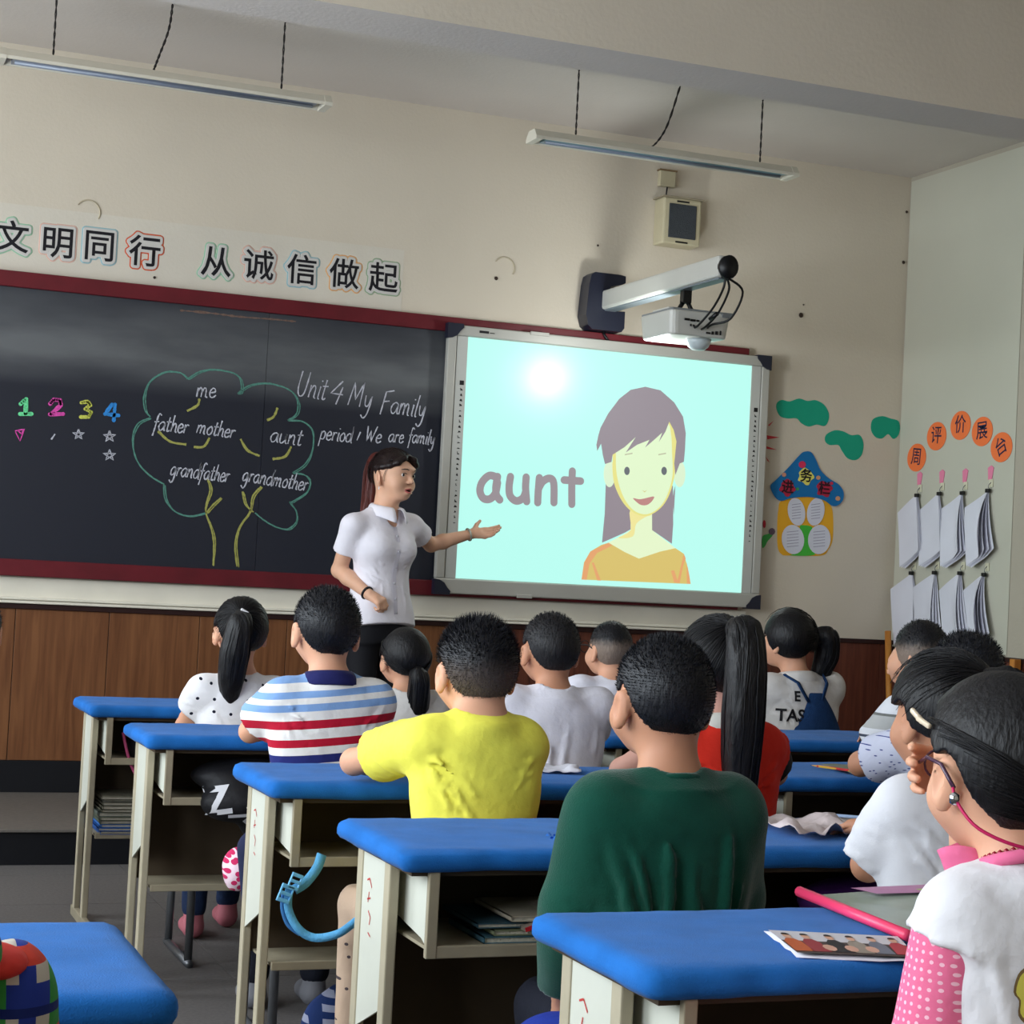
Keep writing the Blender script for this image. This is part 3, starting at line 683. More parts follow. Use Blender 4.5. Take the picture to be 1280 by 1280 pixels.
# ------------------------------------------------------------------ projector on its wall arm
t = thing('projector_mount', 'white boom sticking out of the wall on a navy bracket over the whiteboard', 'projector mount', (3.79, YW, 2.645))
pts = [(-.12, .08), (-.13, -.08), (-.115, -.13), (-.09, -.15), (.07, -.15), (.085, -.13), (.085, -.045), (-.0, -.05), (-.035, 0), (.0, .075), (.06, .09), (.08, .10), (.08, .135), (.05, .14), (-.09, .14), (-.11, .125)]
MB().prism(pts, (0, -0.002, 0), (1, 0, 0), (0, 0, 1), (0, -0.11, 0)).build('wall_bracket', M_NAVY, t)
MB().box(-.045, .045, -1.36, -.05, -.045, .052, .012).build('boom', M_WHITEP, t)
MB().box(-.03, .03, -1.34, -.10, -.052, -.044, .002).build('underside_rail', mat('grey rail', (120, 128, 134), 0.35), t)
o = MB().tube([(0, -1.345, 0), (0, -1.385, 0)], .052, 20).build('end_cap', M_BLACK, t, True)
for v in o.data.vertices: v.co.z *= 1.0; v.co.x *= 0.85
MB().tube([(-.01, -.06, -.15), (0, -.07, -.175), (.02, -.075, -.2)], .007, 6).build('power_lead', M_BLACK, t, True)
pj = thing('projector', 'white short-throw projector with cables hanging under the wall arm', 'projector', (3.80, 7.655, 2.42))
bmp = MB(); bm = bmesh.new(); bmesh.ops.create_cube(bm, size=1)
for v in bm.verts: v.co = Vector((v.co.x*(0.31 if v.co.z > 0 else 0.29), v.co.y*(0.35 if v.co.z > 0 else 0.32), v.co.z*0.112))
bmesh.ops.bevel(bm, geom=[e for e in bm.edges if abs(e.verts[0].co.z-e.verts[1].co.z) > 0.05], offset=0.035, segments=4, profile=0.5, affect='EDGES')
bmesh.ops.bevel(bm, geom=[e for e in bm.edges if abs(e.verts[0].co.z-e.verts[1].co.z) < 0.01], offset=0.008, segments=2, profile=0.5, affect='EDGES')
bm.verts.index_update(); bmp.add([v.co.copy() for v in bm.verts], [[v.index for v in f.verts] for f in bm.faces]); bm.free()
bmp.build('case', M_WHITEP, pj)
MB().box(-.145, .165, -.165, .165, .054, .066, .004).build('top_plate', mat('grey top plate', (130, 134, 136), 0.5), pj)
MB().box(-.13, -.03, -.09, .08, .066, .078, .004).build('vent_cover', M_WHITEP, pj)
MB().box(.10, .155, -.178, -.12, .04, .058, .003).build('latch', _M['grey top plate'], pj)
o = MB().lathe([(.001, -.052), (.03, -.048), (.048, -.034), (.058, -.014), (.06, 0)], (0.045, -.06, -.055), 20).build('lens_dome', mat('milky lens dome', (196, 206, 208), 0.2, 0, 0, 0, 0, .5), pj, True)
ports = MB()
for (x, z, w, h) in ((-.075, .014, .012, .005), (-.045, .012, .012, .005), (-.02, .012, .006, .004), (.035, -.038, .01, .004), (.058, -.036, .005, .007), (.078, -.034, .006, .008), (.098, -.032, .003, .010), (-.055, -.01, .003, .005), (-.04, -.012, .003, .005)):
    ports.box(x-w, x+w, -.1775, -.172, z-h, z+h)
o = ports.build('ports', M_BLACK, pj); o['kind'] = 'stuff'
MB().box(-.022, .022, -.02, .02, .115, .185, .004).build('hanger', M_BLACK, pj)
for s in (-1, 1): MB().tube([(s*.012, 0, .12), (s*.03, 0, .09), (s*.03, 0, .064)], .011, 8).build('hinge', M_BLACK, pj, True)
for k, (px, pz, bow) in enumerate(((-.035, -.02, -.01), (.0, -.025, .02), (.03, -.015, .09))):
    # cables droop from the arm's end into the rear panel
    MB().tube(catmull([(0.0+.008*(k-1), -.40, .18), (0.0+bow, -.385, .13), (bow*0.9, -.30, .06-.02*k), (px, -.22, pz+.01), (px, -.176, pz)], n=6), .0055, 6).build('cable', M_BLACK, pj, True)
MB().tube([(.012, -.30, .035), (.0, -.255, .012)], .010, 8).build('cable_plug', M_BLACK, pj, True)
l = bpy.data.lights.new('projector_lens_light', 'POINT'); l.energy = 15; l.shadow_soft_size = 0.07; l.color = (0.95, 1, 1)
lo = bpy.data.objects.new('projector_lens_light', l); COL.objects.link(lo); lo.location = (3.735, 7.87, 2.30)

# ------------------------------------------------------------------ cut-out lettering above the blackboard
M_INK = mat('black ink', (22, 20, 26), 0.6)
def halo_plate(gm, r, y0, y1):
    """smooth plate reaching r beyond the outline of a flat glyph mesh lying in the XZ plane"""
    ed = {}
    for p in gm.polygons:
        for e in p.edge_keys: ed[e] = ed.get(e, 0)+1
    co = [v.co for v in gm.vertices]; seg = [(co[a], co[b]) for (a, b), c in ed.items() if c == 1]
    xs = [v.x for v in co]; zs = [v.z for v in co]; m = r+0.008
    S = SDF((min(xs)-m, y0-0.004, min(zs)-m), (max(xs)+m, y1+0.004, max(zs)+m), 0.0025)
    X, Y, Z = S.X[:, 0, 0][:, None], S.Y, S.Z[0, 0, :][None, :]
    D = np.full((X.shape[0], Z.shape[1]), 1e3)
    for a, b in seg:
        dx, dz = b.x-a.x, b.z-a.z; l2 = dx*dx+dz*dz+1e-12
        t = np.clip(((X-a.x)*dx+(Z-a.z)*dz)/l2, 0, 1); D = np.minimum(D, np.hypot(X-a.x-t*dx, Z-a.z-t*dz))
    D = D-r; S.F = np.maximum(D[:, None, :], np.maximum(y0-Y, Y-y1)).astype(np.float32); return S
ORD = ['first', 'second', 'third', 'fourth', 'fifth', 'sixth', 'seventh', 'eighth', 'ninth']
def cut_letter(ch, px, py, halo, size=0.152, k_=[0]):
    p = at(px, py, YW); t = thing('cut_out_character', '%s character from the left, %s with %s edging, in the lettering over the blackboard' % (ORD[k_[0]], ch, halo[0]), 'wall lettering', (p.x, YW, p.z)); k_[0] += 1
    me = text_mesh(ch, size, 0.0018); me.transform(Matrix.Rotation(PI/2, 4, 'X'))
    halo_plate(me, .0200, -.0025, 0.0).mesh('colour_edge', mat('edge '+halo[0], halo[1], 0.8), t, False)
    halo_plate(me, .0135, -.0050, -.0).mesh('paper_backing', mat('pale card', (200, 196, 190), 0.8), t, False)
    me.transform(Matrix.Translation((0, -.0056, 0))); link_mesh('glyph', me, M_INK, t)
    return t
HAL = {'g': ('pale green', (150, 190, 160)), 'p': ('pale pink', (216, 176, 160)), 'b': ('pale blue', (150, 184, 190)), 'r': ('orange red', (206, 92, 58)), 'o': ('soft orange', (222, 168, 110)), 'k': ('greyish green', (150, 170, 140))}
for ch, px, py, h in (('文', 15, 299, 'g'), ('明', 72, 306, 'p'), ('同', 124, 310, 'b'), ('行', 181, 317, 'r'), ('从', 270, 330, 'g'), ('诚', 323, 334, 'p'), ('信', 377, 340, 'b'), ('做', 430, 345, 'o'), ('起', 479, 350, 'k')):
    cut_letter(ch, px, py, HAL[h])

# ------------------------------------------------------------------ paper decorations on the front wall, right of the whiteboard
def cutout(name, parent, pxs, m, lay=1, smooth=True, Y=YW, th=0.002, n=5):
    P = [(lambda p: (p.x, p.z))(at(x, y, Y)) for x, y in pxs]; P = catmull(P, True, n) if smooth else P
    o = MB().prism(P, (0, Y-0.0022*lay, 0), (1, 0, 0), (0, 0, 1), (0, th, 0)).build(name, m, parent)
    if parent is not None:
        for v in o.data.vertices: v.co -= parent.location
    else:
        c = sum((v.co for v in o.data.vertices), Vector())/len(o.data.vertices)
        for v in o.data.vertices: v.co -= c
        o.location = c
    return o
def z7(pts): return [(920+x/3.37, 440+y/3.37) for x, y in pts]
def z8(pts): return [(940+x/6.735, 540+y/6.735) for x, y in pts]
M_TEAL = mat('teal paper', (24, 158, 126), 0.8)
for nm, pts, lab in (('paper_cloud', [(170,240),(172,215),(192,202),(225,208),(265,196),(300,206),(335,203),(370,222),(390,258),(388,290),(372,312),(340,306),(305,314),(275,300),(255,280),(215,280),(185,270)], 'largest teal paper cloud, nearest the whiteboard'),
                     ('paper_cloud', [(375,375),(380,348),(415,330),(450,334),(485,350),(520,350),(536,385),(530,430),(505,455),(470,448),(445,415),(430,392),(395,392)], 'lower teal paper cloud above the mushroom house'),
                     ('paper_cloud', [(568,310),(578,282),(615,270),(650,280),(682,290),(690,320),(682,352),(662,366),(640,346),(615,364),(590,360),(572,338)], 'small teal paper cloud in the wall corner')):
    tag(cutout(nm, None, z7(pts), M_TEAL), lab, 'paper cloud', 'teal paper clouds')
cp = at(1005, 630, YW); MH = thing('paper_mushroom_house', 'blue and yellow paper mushroom house taped to the wall', 'wall decoration', (cp.x, YW, cp.z))
cutout('house_body', MH, z8([(235,590),(300,560),(450,545),(600,575),(660,620),(680,700),(678,900),(640,990),(580,1040),(320,1040),(250,1030),(215,960),(212,760),(222,650)]), mat('yellow card', (232, 170, 40), 0.8), 1)
cutout('door_paper', MH, z8([(400,800),(440,785),(500,800),(520,860),(500,960),(520,1035),(320,1038),(400,1010),(430,940)]), mat('green card', (70, 180, 60), 0.8), 2)
for k, (cx, cy, rx, ry, tl) in enumerate(((370, 672, 72, 118, -.18), (532, 672, 72, 118, .2), (340, 905, 94, 124, -.12), (562, 905, 94, 124, .1))):
    E = [(cx+rx*math.cos(a)*math.cos(tl)-ry*math.sin(a)*math.sin(tl), cy+rx*math.cos(a)*math.sin(tl)+ry*math.sin(a)*math.cos(tl)) for a in np.linspace(0, 2*PI, 24, endpoint=False)]
    E = [(x, y) for x, y in E]
    ov = cutout('oval_note', MH, z8(E), M_PAPER, 3, False)
    cx0, cy0 = cx, cy; mb = MB()
    for q in range(6):
        y = cy-ry*0.55+q*ry*0.2; a = z8([(cx-rx*0.55, y+6), (cx+rx*0.5, y-4)]); A = at(*a[0], YW); B_ = at(*a[1], YW)
        ribbon(mb, [(A.x, A.z), (B_.x, B_.z)], 0.0028, YW-0.0070)
    o = mb.build('note_lines', mat('pencil lines', (140, 138, 160), 0.9), MH); o['kind'] = 'stuff'
    for v in o.data.vertices: v.co -= MH.location
cutout('roof', MH, z8([(150,460),(200,400),(300,300),(400,190),(440,165),(490,170),(530,230),(570,320),(640,390),(720,440),(762,500),(760,570),(720,615),(670,622),(600,575),(500,550),(400,548),(310,560),(240,580),(190,550)]), mat('blue card', (20, 108, 168), 0.8), 4)
M_CR = mat('crimson card', (176, 40, 66), 0.8)
for c, cx, cy, col, ic in (('进', 290, 470, 'r', 0), ('务', 445, 375, 'y', 1), ('栏', 600, 480, 'r', 2)):
    r = 62 if col == 'r' else 62
    E = [(cx+r*(1+.16*math.sin(a*5+ic))*math.cos(a), cy+r*1.05*(1+.16*math.cos(a*4+ic))*math.sin(a)) for a in np.linspace(0, 2*PI, 26, endpoint=False)]
    cutout('character_patch', MH, z8(E), M_CR if col == 'r' else mat('lemon card', (232, 224, 110), 0.8), 5)
    p = at(*z8([(cx, cy)])[0], YW); me = text_mesh(c, 0.075, 0.0015)
    me.transform(Matrix.Translation((p.x-MH.location.x, -0.0134, p.z-MH.location.z)) @ Matrix.Rotation(PI/2, 4, 'X')); link_mesh('glyph', me, mat('dark maroon ink', (50, 16, 30), 0.7) if col == 'r' else M_INK, MH)
for cx, cy, r, c in ((415, 275, 30, (214, 50, 90)), (262, 360, 18, (206, 146, 120)), (550, 385, 18, (206, 150, 110)), (715, 560, 20, (206, 150, 110)), (662, 432, 14, (200, 50, 80)), (375, 480, 14, (60, 150, 90))):
    cutout('paper_dot', MH, z8(ell(cx, cy, r, r, 9)), mat('dot %d %d' % (c[0], c[2]), c, 0.8), 5, False)
M_SUN = mat('red paper ray', (196, 60, 66), 0.8)
SUN = thing('paper_sun_rays', 'thin red paper sun rays peeking out beside the whiteboard', 'wall decoration', tuple(at(966, 556, YW)))
for P in ([(125,28),(232,46),(128,62)], [(122,120),(208,150),(124,142)], [(118,212),(150,258),(128,240)]): cutout('ray', SUN, z8(P), M_SUN, 1, False)
cutout('ray', SUN, z7([(135,308),(158,290),(140,312)]), M_SUN, 1, False)
FL = thing('paper_flowers', 'small red and grey paper flowers on green stems at the board edge', 'wall decoration', tuple(at(958, 665, YW)))
cutout('stem', FL, z8([(85,970),(88,880),(130,860),(160,850),(172,870),(130,920),(105,965)]), mat('leaf green paper', (70, 170, 80), 0.8), 1)
cutout('flower', FL, z8(ell(165, 838, 28, 30, 9)), mat('grey violet paper', (110, 90, 104), 0.8), 2, False)
cutout('flower', FL, z8(ell(101, 775, 13, 34, 9)), mat('red flower paper', (190, 50, 64), 0.8), 2, False)

# ------------------------------------------------------------------ right wall: paler plaster stretch, discs, hooks and hanging papers
XS = XR
t = tag(MB().box(-.003, 0, -.51, .51, -1.27, 1.27).build('plaster_stretch', mat('pale green white plaster', (190, 188, 172), 0.7, 0, 0, .02, 3), None), 'tall paler stretch of plaster on the right wall by the corner', 'wall plaster')
t.location = (XS-0.001, 8.078, 2.235)  # the wall's own paler plaster, added as a thin slab over it
M_OR = mat('orange disc card', (238, 118, 62), 0.7)
for ch, y, z, tl, w in (('周', 8.419, 1.979, -.1, 'lowest left'), ('评', 8.242, 2.085, -.05, 'second'), ('价', 8.031, 2.13, 0, 'topmost'), ('展', 7.842, 2.088, .05, 'fourth'), ('台', 7.676, 2.0, .45, 'rightmost')):
    d = thing('orange_disc', '%s orange disc bearing the character %s on the right wall' % (w, ch), 'paper disc', (XS-.005, y, z), 0, 'orange title discs')
    V = [(-.0022 if k else -.0002, .088*math.cos(a), .072*math.sin(a)*1.05) for k in (0, 1) for a in np.linspace(0, 2*PI, 28, endpoint=False)]
    mesh('disc', V, [list(range(28)), list(range(28, 56))[::-1]]+[(i, (i+1) % 28, 28+(i+1) % 28, 28+i) for i in range(28)], M_OR, d)
    me = text_mesh(ch, 0.10, 0.0005)
    me.transform(Matrix.Translation((-.0035, 0, 0)) @ Matrix.Rotation(-tl, 4, 'X') @ Matrix.Rotation(-PI/2, 4, 'Z') @ Matrix.Rotation(PI/2, 4, 'X')); link_mesh('glyph', me, mat('navy ink', (30, 34, 66), 0.7), d)
M_PINK = mat('pink paper', (226, 130, 160), 0.8)
M_HOOK = mat('clear yellowish hook', (210, 206, 180), 0.3)
rr = random.Random(4)
def hang_papers(y, z, w, h, curl, lab, tagp, lean, seed):
    """a bundle of notebook sheets hung by one corner from a clip: the outer sheets droop and curl"""
    r = random.Random(seed)
    g = thing('hanging_papers', lab, 'papers', (XS-.012, y, z), 0, 'paper bundles on the right wall')
    a0 = lean
    for k in range(4):
        V = []; F = []; n = 10
        an = a0+0.03*k
        # sheet axes: u runs down-left in view (towards +Y), v down-right
        du = Vector((0, math.sin(math.radians(58)+an), -math.cos(math.radians(58)+an))); dv = Vector((0, -math.sin(math.radians(22)-an), -math.cos(math.radians(22)-an)))
        for i in range(n+1):
            for j in range(n+1):
                u, v = i/n, j/n; p = du*(u*w)+dv*(v*h)
                c = curl*(0.5+0.5*k/3.0)
                off = 0.006+0.0015*k+u*v*0.03+0.006*math.sin(u*3+0.3*k+v*2+seed)+(v*v)*(0.012+.005*k)*max(0, 1-u)
                # the right-hand edge rolls back on itself
                if u < 0.45: 
                    q = (0.45-u)/0.45*v*(1.6-1.1*v); p.y += c*q*0.07; off += c*q*(0.035+0.012*k)
                V.append((-max(0.003, off)-0.001*k, p.y, p.z))
        for i in range(n):
            for j in range(n): F.append((i*(n+1)+j, (i+1)*(n+1)+j, (i+1)*(n+1)+j+1, i*(n+1)+j+1))
        mesh('sheet', V, F, M_PAPER if k != 1 else mat('lined paper', (196, 196, 210), 0.8, 0, 0, 0.06, 30), g, True)
    MB().box(-.022, -.004, -.014, .014, -.012, .008, .003).build('binder_clip', M_BLACK, g)
    hkk = thing('adhesive_hook', 'small clear adhesive hook holding the ' + lab.split(' bundle')[0] + ' bundle', 'hook', (XS-.006, y, z+.035), 0, 'adhesive hooks on the display sheet')
    MB().box(-.003, 0.001, -.016, .016, -.018, .022, .001).build('pad', M_HOOK, hkk)
    MB().tube([(-.002, 0, .006), (-.014, 0, -.006), (-.018, 0, -.02), (-.010, 0, -.026)], .002, 6).build('hook_wire', M_STEEL, hkk, True)
    if tagp:
        P = [(-.016, -.03), (.012, -.034), (.02, .0), (.026, .03), (.005, .042), (-.022, .03)]
        o = MB().prism(P, (0, 0, 0), (0, -1, 0), (0, 0, 1), (-.003, 0, 0)).build('pink_tag', M_PINK, None); o.location = (XS-.005, y+.01, z+.085)
        tag(o, 'pink paper tag above the ' + lab.split(' bundle')[0] + ' bundle', 'paper tag', 'pink tags over the hooks')
names = ['upper row leftmost', 'upper row second', 'upper row third', 'upper row rightmost']
for k, (y, z) in enumerate(((8.373, 1.775), (8.168, 1.779), (7.963, 1.778), (7.747, 1.785))):
    hang_papers(y, z, 0.205, 0.31, (0.1, 0.15, 0.7, 1.2)[k], names[k]+' bundle of hanging note papers on the right wall', True, (0, .04, .06, .04)[k], k)
names = ['lower row leftmost', 'lower row second', 'lower row third', 'lower row rightmost']
for k, (y, z) in enumerate(((8.394, 1.359), (8.18, 1.365), (7.954, 1.366), (7.75, 1.362))):
    hang_papers(y, z, 0.205, 0.31, (0.1, 0.5, 0.6, 1.1)[k], names[k]+' bundle of hanging note papers on the right wall', False, (0, .03, -.02, .02)[k], 10+k)
# broom handle leaning in the corner
t = thing('wooden_pole', 'yellow wooden pole leaning in the far corner by the right wall', 'pole', (5.50, 8.36, PLAT_H))
MB().tube([(0, 0, 0), (0.025, .14, .90)], .017, 10).build('shaft', M_STICK, t, True)
MB().box(-.07, .07, -.02, .02, 0, .03, .006).build('foot_block', M_STICK, t)
t = thing('wooden_post', 'short wooden post against the right wall behind the boys', 'post', (5.55, 7.42, 0)); MB().box(-.02, .02, -.02, .02, 0, .955, .004).build('shaft', M_STICK, t)
MB().box(-.035, .035, -.035, .035, 0, .02, .004).build('foot_block', M_STICK, t)
# ------------------------------------------------------------------ desks, cloths, chairs
M_UNDER = M_BROWN
def rounded_slab(x0, x1, y0, y1, z0, z1, r, seed, amp=0.0022, res=0.022, sag=0.004):
    """padded cloth cover: dense box pulled to rounded edges, with puckers along the hem"""
    V = {}; vl = []; F = []
    nx = max(4, int((x1-x0)/res)); ny = max(4, int((y1-y0)/res)); nz = 4
    def vid(i, j, k):
        key = (i, j, k)
        if key in V: return V[key]
        p = Vector((x0+(x1-x0)*i/nx, y0+(y1-y0)*j/ny, z0+(z1-z0)*k/nz))
        q = Vector((min(max(p.x, x0+r), x1-r), min(max(p.y, y0+r), y1-r), min(max(p.z, z0+r*0.2), z1-r*0.8)))
        d = p-q; 
        if d.length > 1e-7:
            rr_ = Vector((r, r, r*0.8)); d = Vector((d.x/r, d.y/r, d.z/(r*0.8 if d.z > 0 else r*0.2))); l = d.length; d = d/l if l > 1 else d
            p = q+Vector((d.x*r, d.y*r, d.z*(r*0.8 if d.z > 0 else r*0.2)))
        n1 = noise.noise(Vector((p.x*2.2, p.y*9, seed*3.1))); n2 = noise.noise(Vector((p.x*8, p.y*30, p.z*20+seed)))
        n3 = noise.noise(Vector((p.x*34, p.y*34, seed*1.7)))
        if k == nz: p.z += amp*(1.2*n1+0.8*n2)+0.0012*n3
        else:
            out = Vector((p.x-q.x, p.y-q.y, 0)); 
            if out.length > 1e-6: p += out.normalized()*(0.0035*noise.noise(Vector((p.x*22, p.y*22, seed)))-0.006*(1-k/nz)*abs(n1))
            if k == 0: p.z -= sag*abs(noise.noise(Vector((p.x*6+seed, p.y*6, 3))))
        V[key] = len(vl); vl.append(p); return V[key]
    for i in range(nx):
        for j in range(ny):
            F.append((vid(i, j, nz), vid(i+1, j, nz), vid(i+1, j+1, nz), vid(i, j+1, nz))); F.append((vid(i, j, 0), vid(i, j+1, 0), vid(i+1, j+1, 0), vid(i+1, j, 0)))
    for k in range(nz):
        for i in range(nx):
            F.append((vid(i, 0, k), vid(i+1, 0, k), vid(i+1, 0, k+1), vid(i, 0, k+1))); F.append((vid(i, ny, k), vid(i, ny, k+1), vid(i+1, ny, k+1), vid(i+1, ny, k)))
        for j in range(ny):
            F.append((vid(0, j, k), vid(0, j, k+1), vid(0, j+1, k+1), vid(0, j+1, k))); F.append((vid(nx, j, k), vid(nx, j+1, k), vid(nx, j+1, k+1), vid(nx, j, k+1)))
    return vl, F
DT = 0.742
def desk(x0, x1, yn, yf, lab, clab, seed, mark=None):
    cx, cy = (x0+x1)/2, (yn+yf)/2; hw = (x1-x0)/2; d = (yf-yn)/2
    t = thing('school_desk', lab, 'desk', (cx, cy, 0), 0, 'double school desks')
    MB().box(-hw+.03, hw-.03, -d+.03, d-.03, .692, .7025).build('desktop', M_BROWN, t)
    for s in (-1, 1):
        ex = s*(hw-.045)
        def bx(a, b): return (min(s*a, s*b), max(s*a, s*b))
        a = hw-.052; b = hw-.032
        X0, X1 = bx(a, b)
        for (y0, y1) in ((d-.095, d-.062), (d-.265, d-.232)):
            MB().box(X0, X1, y0, y1, 0.03, .7025, .003).build('leg', M_METAL, t)
        X2, X3 = bx(b-.007, b-.003)
        pn = MB().prism([(d-.232, .40), (d-.232, .684), (d-.095, .684), (d-.095, .33)] if False else [(d-.095, .36), (d-.232, .42), (d-.232, .702), (d-.095, .702)], (X2, 0, 0), (0, 1, 0), (0, 0, 1), (X3-X2, 0, 0)).build('side_panel', M_PANEL, t)
        if mark and s == -1:
            # red marker scribble on the left panel
            mb = MB(); xx = X2-0.0008
            for st in mark:
                for i in range(len(st)-1):
                    (ya, za), (yb, zb) = st[i], st[i+1]; dv = Vector((0, yb-ya, zb-za)).normalized(); n_ = Vector((0, -dv.z, dv.y))*0.0016
                    A = Vector((xx, d-.2+ya, za)); B_ = Vector((xx, d-.2+yb, zb)); mb.add([A+n_, A-n_, B_-n_, B_+n_], [(0, 1, 2, 3)])
            mb.build('marker_scribble', mat('red marker', (190, 60, 56), 0.7), pn)['kind'] = 'stuff'
        MB().box(X0, X1, -d+.02, d-.02, 0.0, .034, .004).build('foot', M_METALD, t)
    # open book box facing the pupils
    bxw = hw-.068; yb0, yb1 = -d+.015, d-.12
    MB().box(-bxw, bxw, yb0+.01, yb1, .560, .566).build('box_floor', M_METALD, t)
    MB().box(-bxw, bxw, yb1-.006, yb1, .566, .6915).build('box_back', M_BROWN, t)
    for s in (-1, 0, 1):
        w = .004; x = s*(bxw-.003)
        MB().prism([(yb0+.004, .556), (yb0+.004, .6915), (yb1-.007, .6915), (yb1-.007, .600 if s else .566), (yb0+.06, .575 if s else .566)], (x-w/2, 0, 0), (0, 1, 0), (0, 0, 1), (w, 0, 0)).build('box_side', M_PANEL if s else M_METALD, t)
    MB().box(-bxw, bxw, yb0, yb0+.012, .550, .572, .002).build('box_rail', M_METALD, t)
    for s in (-1, 1): MB().box(s*bxw-.010, s*bxw+.010, yb0-.002, yb0+.012, .550, .7025, .002).build('box_post', M_METALD, t)
    MB().box(-hw+.05, hw-.05, d-.085, d-.075, .30, .56).build('modesty_panel', M_BROWN, t)
    MB().box(-hw+.06, hw-.06, d-.26, d-.085, .300, .306).build('shelf', M_METALD, t)
    MB().box(-hw+.06, hw-.06, d-.27, d-.258, .292, .312, .002).build('shelf_rail', M_METALD, t)
    V, Fc = rounded_slab(-hw, hw, -d, d, .703, DT, .024, seed)
    c = mesh('desk_cover', [v-Vector((0, 0, .690)) for v in V], Fc, M_BLUE, None, True); c.location = (cx, cy, .690)
    tag(c, clab, 'desk cover', 'blue padded desk covers')
    return t, c
SCR1 = [[(.075, .64), (.06, .645), (.045, .63)], [(.06, .62), (.065, .60)], [(.07, .605), (.05, .61)], [(.06, .585), (.045, .575), (.05, .56)], [(.055, .545), (.04, .54)]]
ROWN = ['front row', 'second row', 'third row', 'fourth row', 'fifth row']
LY = [(6.03, 6.44), (5.05, 5.46), (4.02, 4.43), (3.05, 3.475), (2.085, 2.495)]
LX0 = [0.935, 0.94, 1.03, 1.02, 1.03]
who = ['girl in the dotted blouse', 'boy in the striped polo shirt', 'boy in the yellow shirt', 'boy in the green sweater', 'girl in the pink and white top']
for k, (a, b) in enumerate(LY):
    desk(LX0[k], 2.29, a, b, 'cream metal double desk in front of the ' + who[k], 'blue padded cover on the desk of the ' + who[k], k+1, SCR1 if k in (2, 3, 4) else None)
RY = [(6.24, 6.65), (5.27, 5.68), (4.21, 4.62), (3.21, 3.62)]
who2 = ['girl in denim overalls', 'boy in the checked shirt', 'boy leaning his elbow out', 'empty fourth row place at the right']
for k, (a, b) in enumerate(RY):
    desk(2.40, 3.66, a, b, 'cream metal double desk of the right column, ' + ('serving the ' + who2[k] if k < 3 else 'hidden by the long-haired girls'), 'blue padded cover on the right column desk ' + ('of the ' + who2[k] if k < 3 else 'behind the girl in the white blouse'), 11+k)
desk(-0.80, 0.44, 2.05, 2.50, 'cream metal double desk across the aisle at the lower left', 'light blue smooth cover on the lower left desk across the aisle', 21)
desk(-0.90, 0.325, 3.03, 3.45, 'cream metal double desk one row ahead of the lower left desk', 'blue cover just showing at the left edge above the plaid bag', 22)

def chair(x, y, rz, lab, m=M_PLY):
    t = thing('school_chair', lab, 'chair', (x, y, 0), rz, 'plywood school chairs')
    V = []; F = []; n = 12
    def slab(fn, th):
        mb = MB(); V = []; F = []
        for i in range(n+1):
            for j in range(n+1): V.append(fn(i/n*2-1, j/n*2-1, 0))
        for i in range(n+1):
            for j in range(n+1): V.append(fn(i/n*2-1, j/n*2-1, th))
        N_ = (n+1)*(n+1)
        for i in range(n):
            for j in range(n):
                a = i*(n+1)+j; F.append((a, a+n+1, a+n+2, a+1)); F.append((a+N_, a+1+N_, a+n+2+N_, a+n+1+N_))
        for i in range(n):
            F.append((i, i+1, i+1+N_, i+N_)); a = n*(n+1)+i; F.append((a, a+N_, a+1+N_, a+1)); a = i*(n+1); F.append((a, a+N_, a+n+1+N_, a+n+1)); a = i*(n+1)+n; F.append((a, a+n+1, a+n+1+N_, a+N_))
        return mb.add(V, F)
    def sq(u, v, e=5): 
        m_ = (abs(u)**e+abs(v)**e)**(1/e); mm = max(abs(u), abs(v)); return (u*mm/m_, v*mm/m_) if m_ > 0 else (0, 0)
    def seat(u, v, z):
        a, b = sq(u, v); return (a*.17, b*.165, .388+z-.012*(b*b*b*-1 if b > 0 else 0)-.02*max(0, b)**3+.008*a*a)
    slab(seat, .012).build('seat', m, t, True)
    def back(u, v, z):
        a, b = sq(u, v); return (a*.165, -.185-z+.028*a*a-.01*b, .585+b*.088)
    slab(back, .012).build('backrest', m, t, True)
    for s in (-1, 1):
        MB().tube([(s*.15, -.17, .02), (s*.15, -.165, .385), (s*.15, -.168, .62)], .0125, 8).build('rear_leg', M_STEEL, t, True)
        MB().tube([(s*.15, .14, .02), (s*.15, .13, .385)], .0125, 8).build('front_leg', M_STEEL, t, True)
        MB().tube([(s*.15, -.19, .012), (s*.15, .17, .012)], .013, 8).build('runner', M_STEEL, t, True)
        MB().box(s*.15-.012, s*.15+.012, -.15, .13, .366, .388, .002).build('seat_rail', M_STEEL, t)
        for z in (.54, .60): MB().tube([(s*.15, -.165, z), (s*.15, -.205, z)], .006, 8).build('bolt', M_BLACK, t, True)
    return t
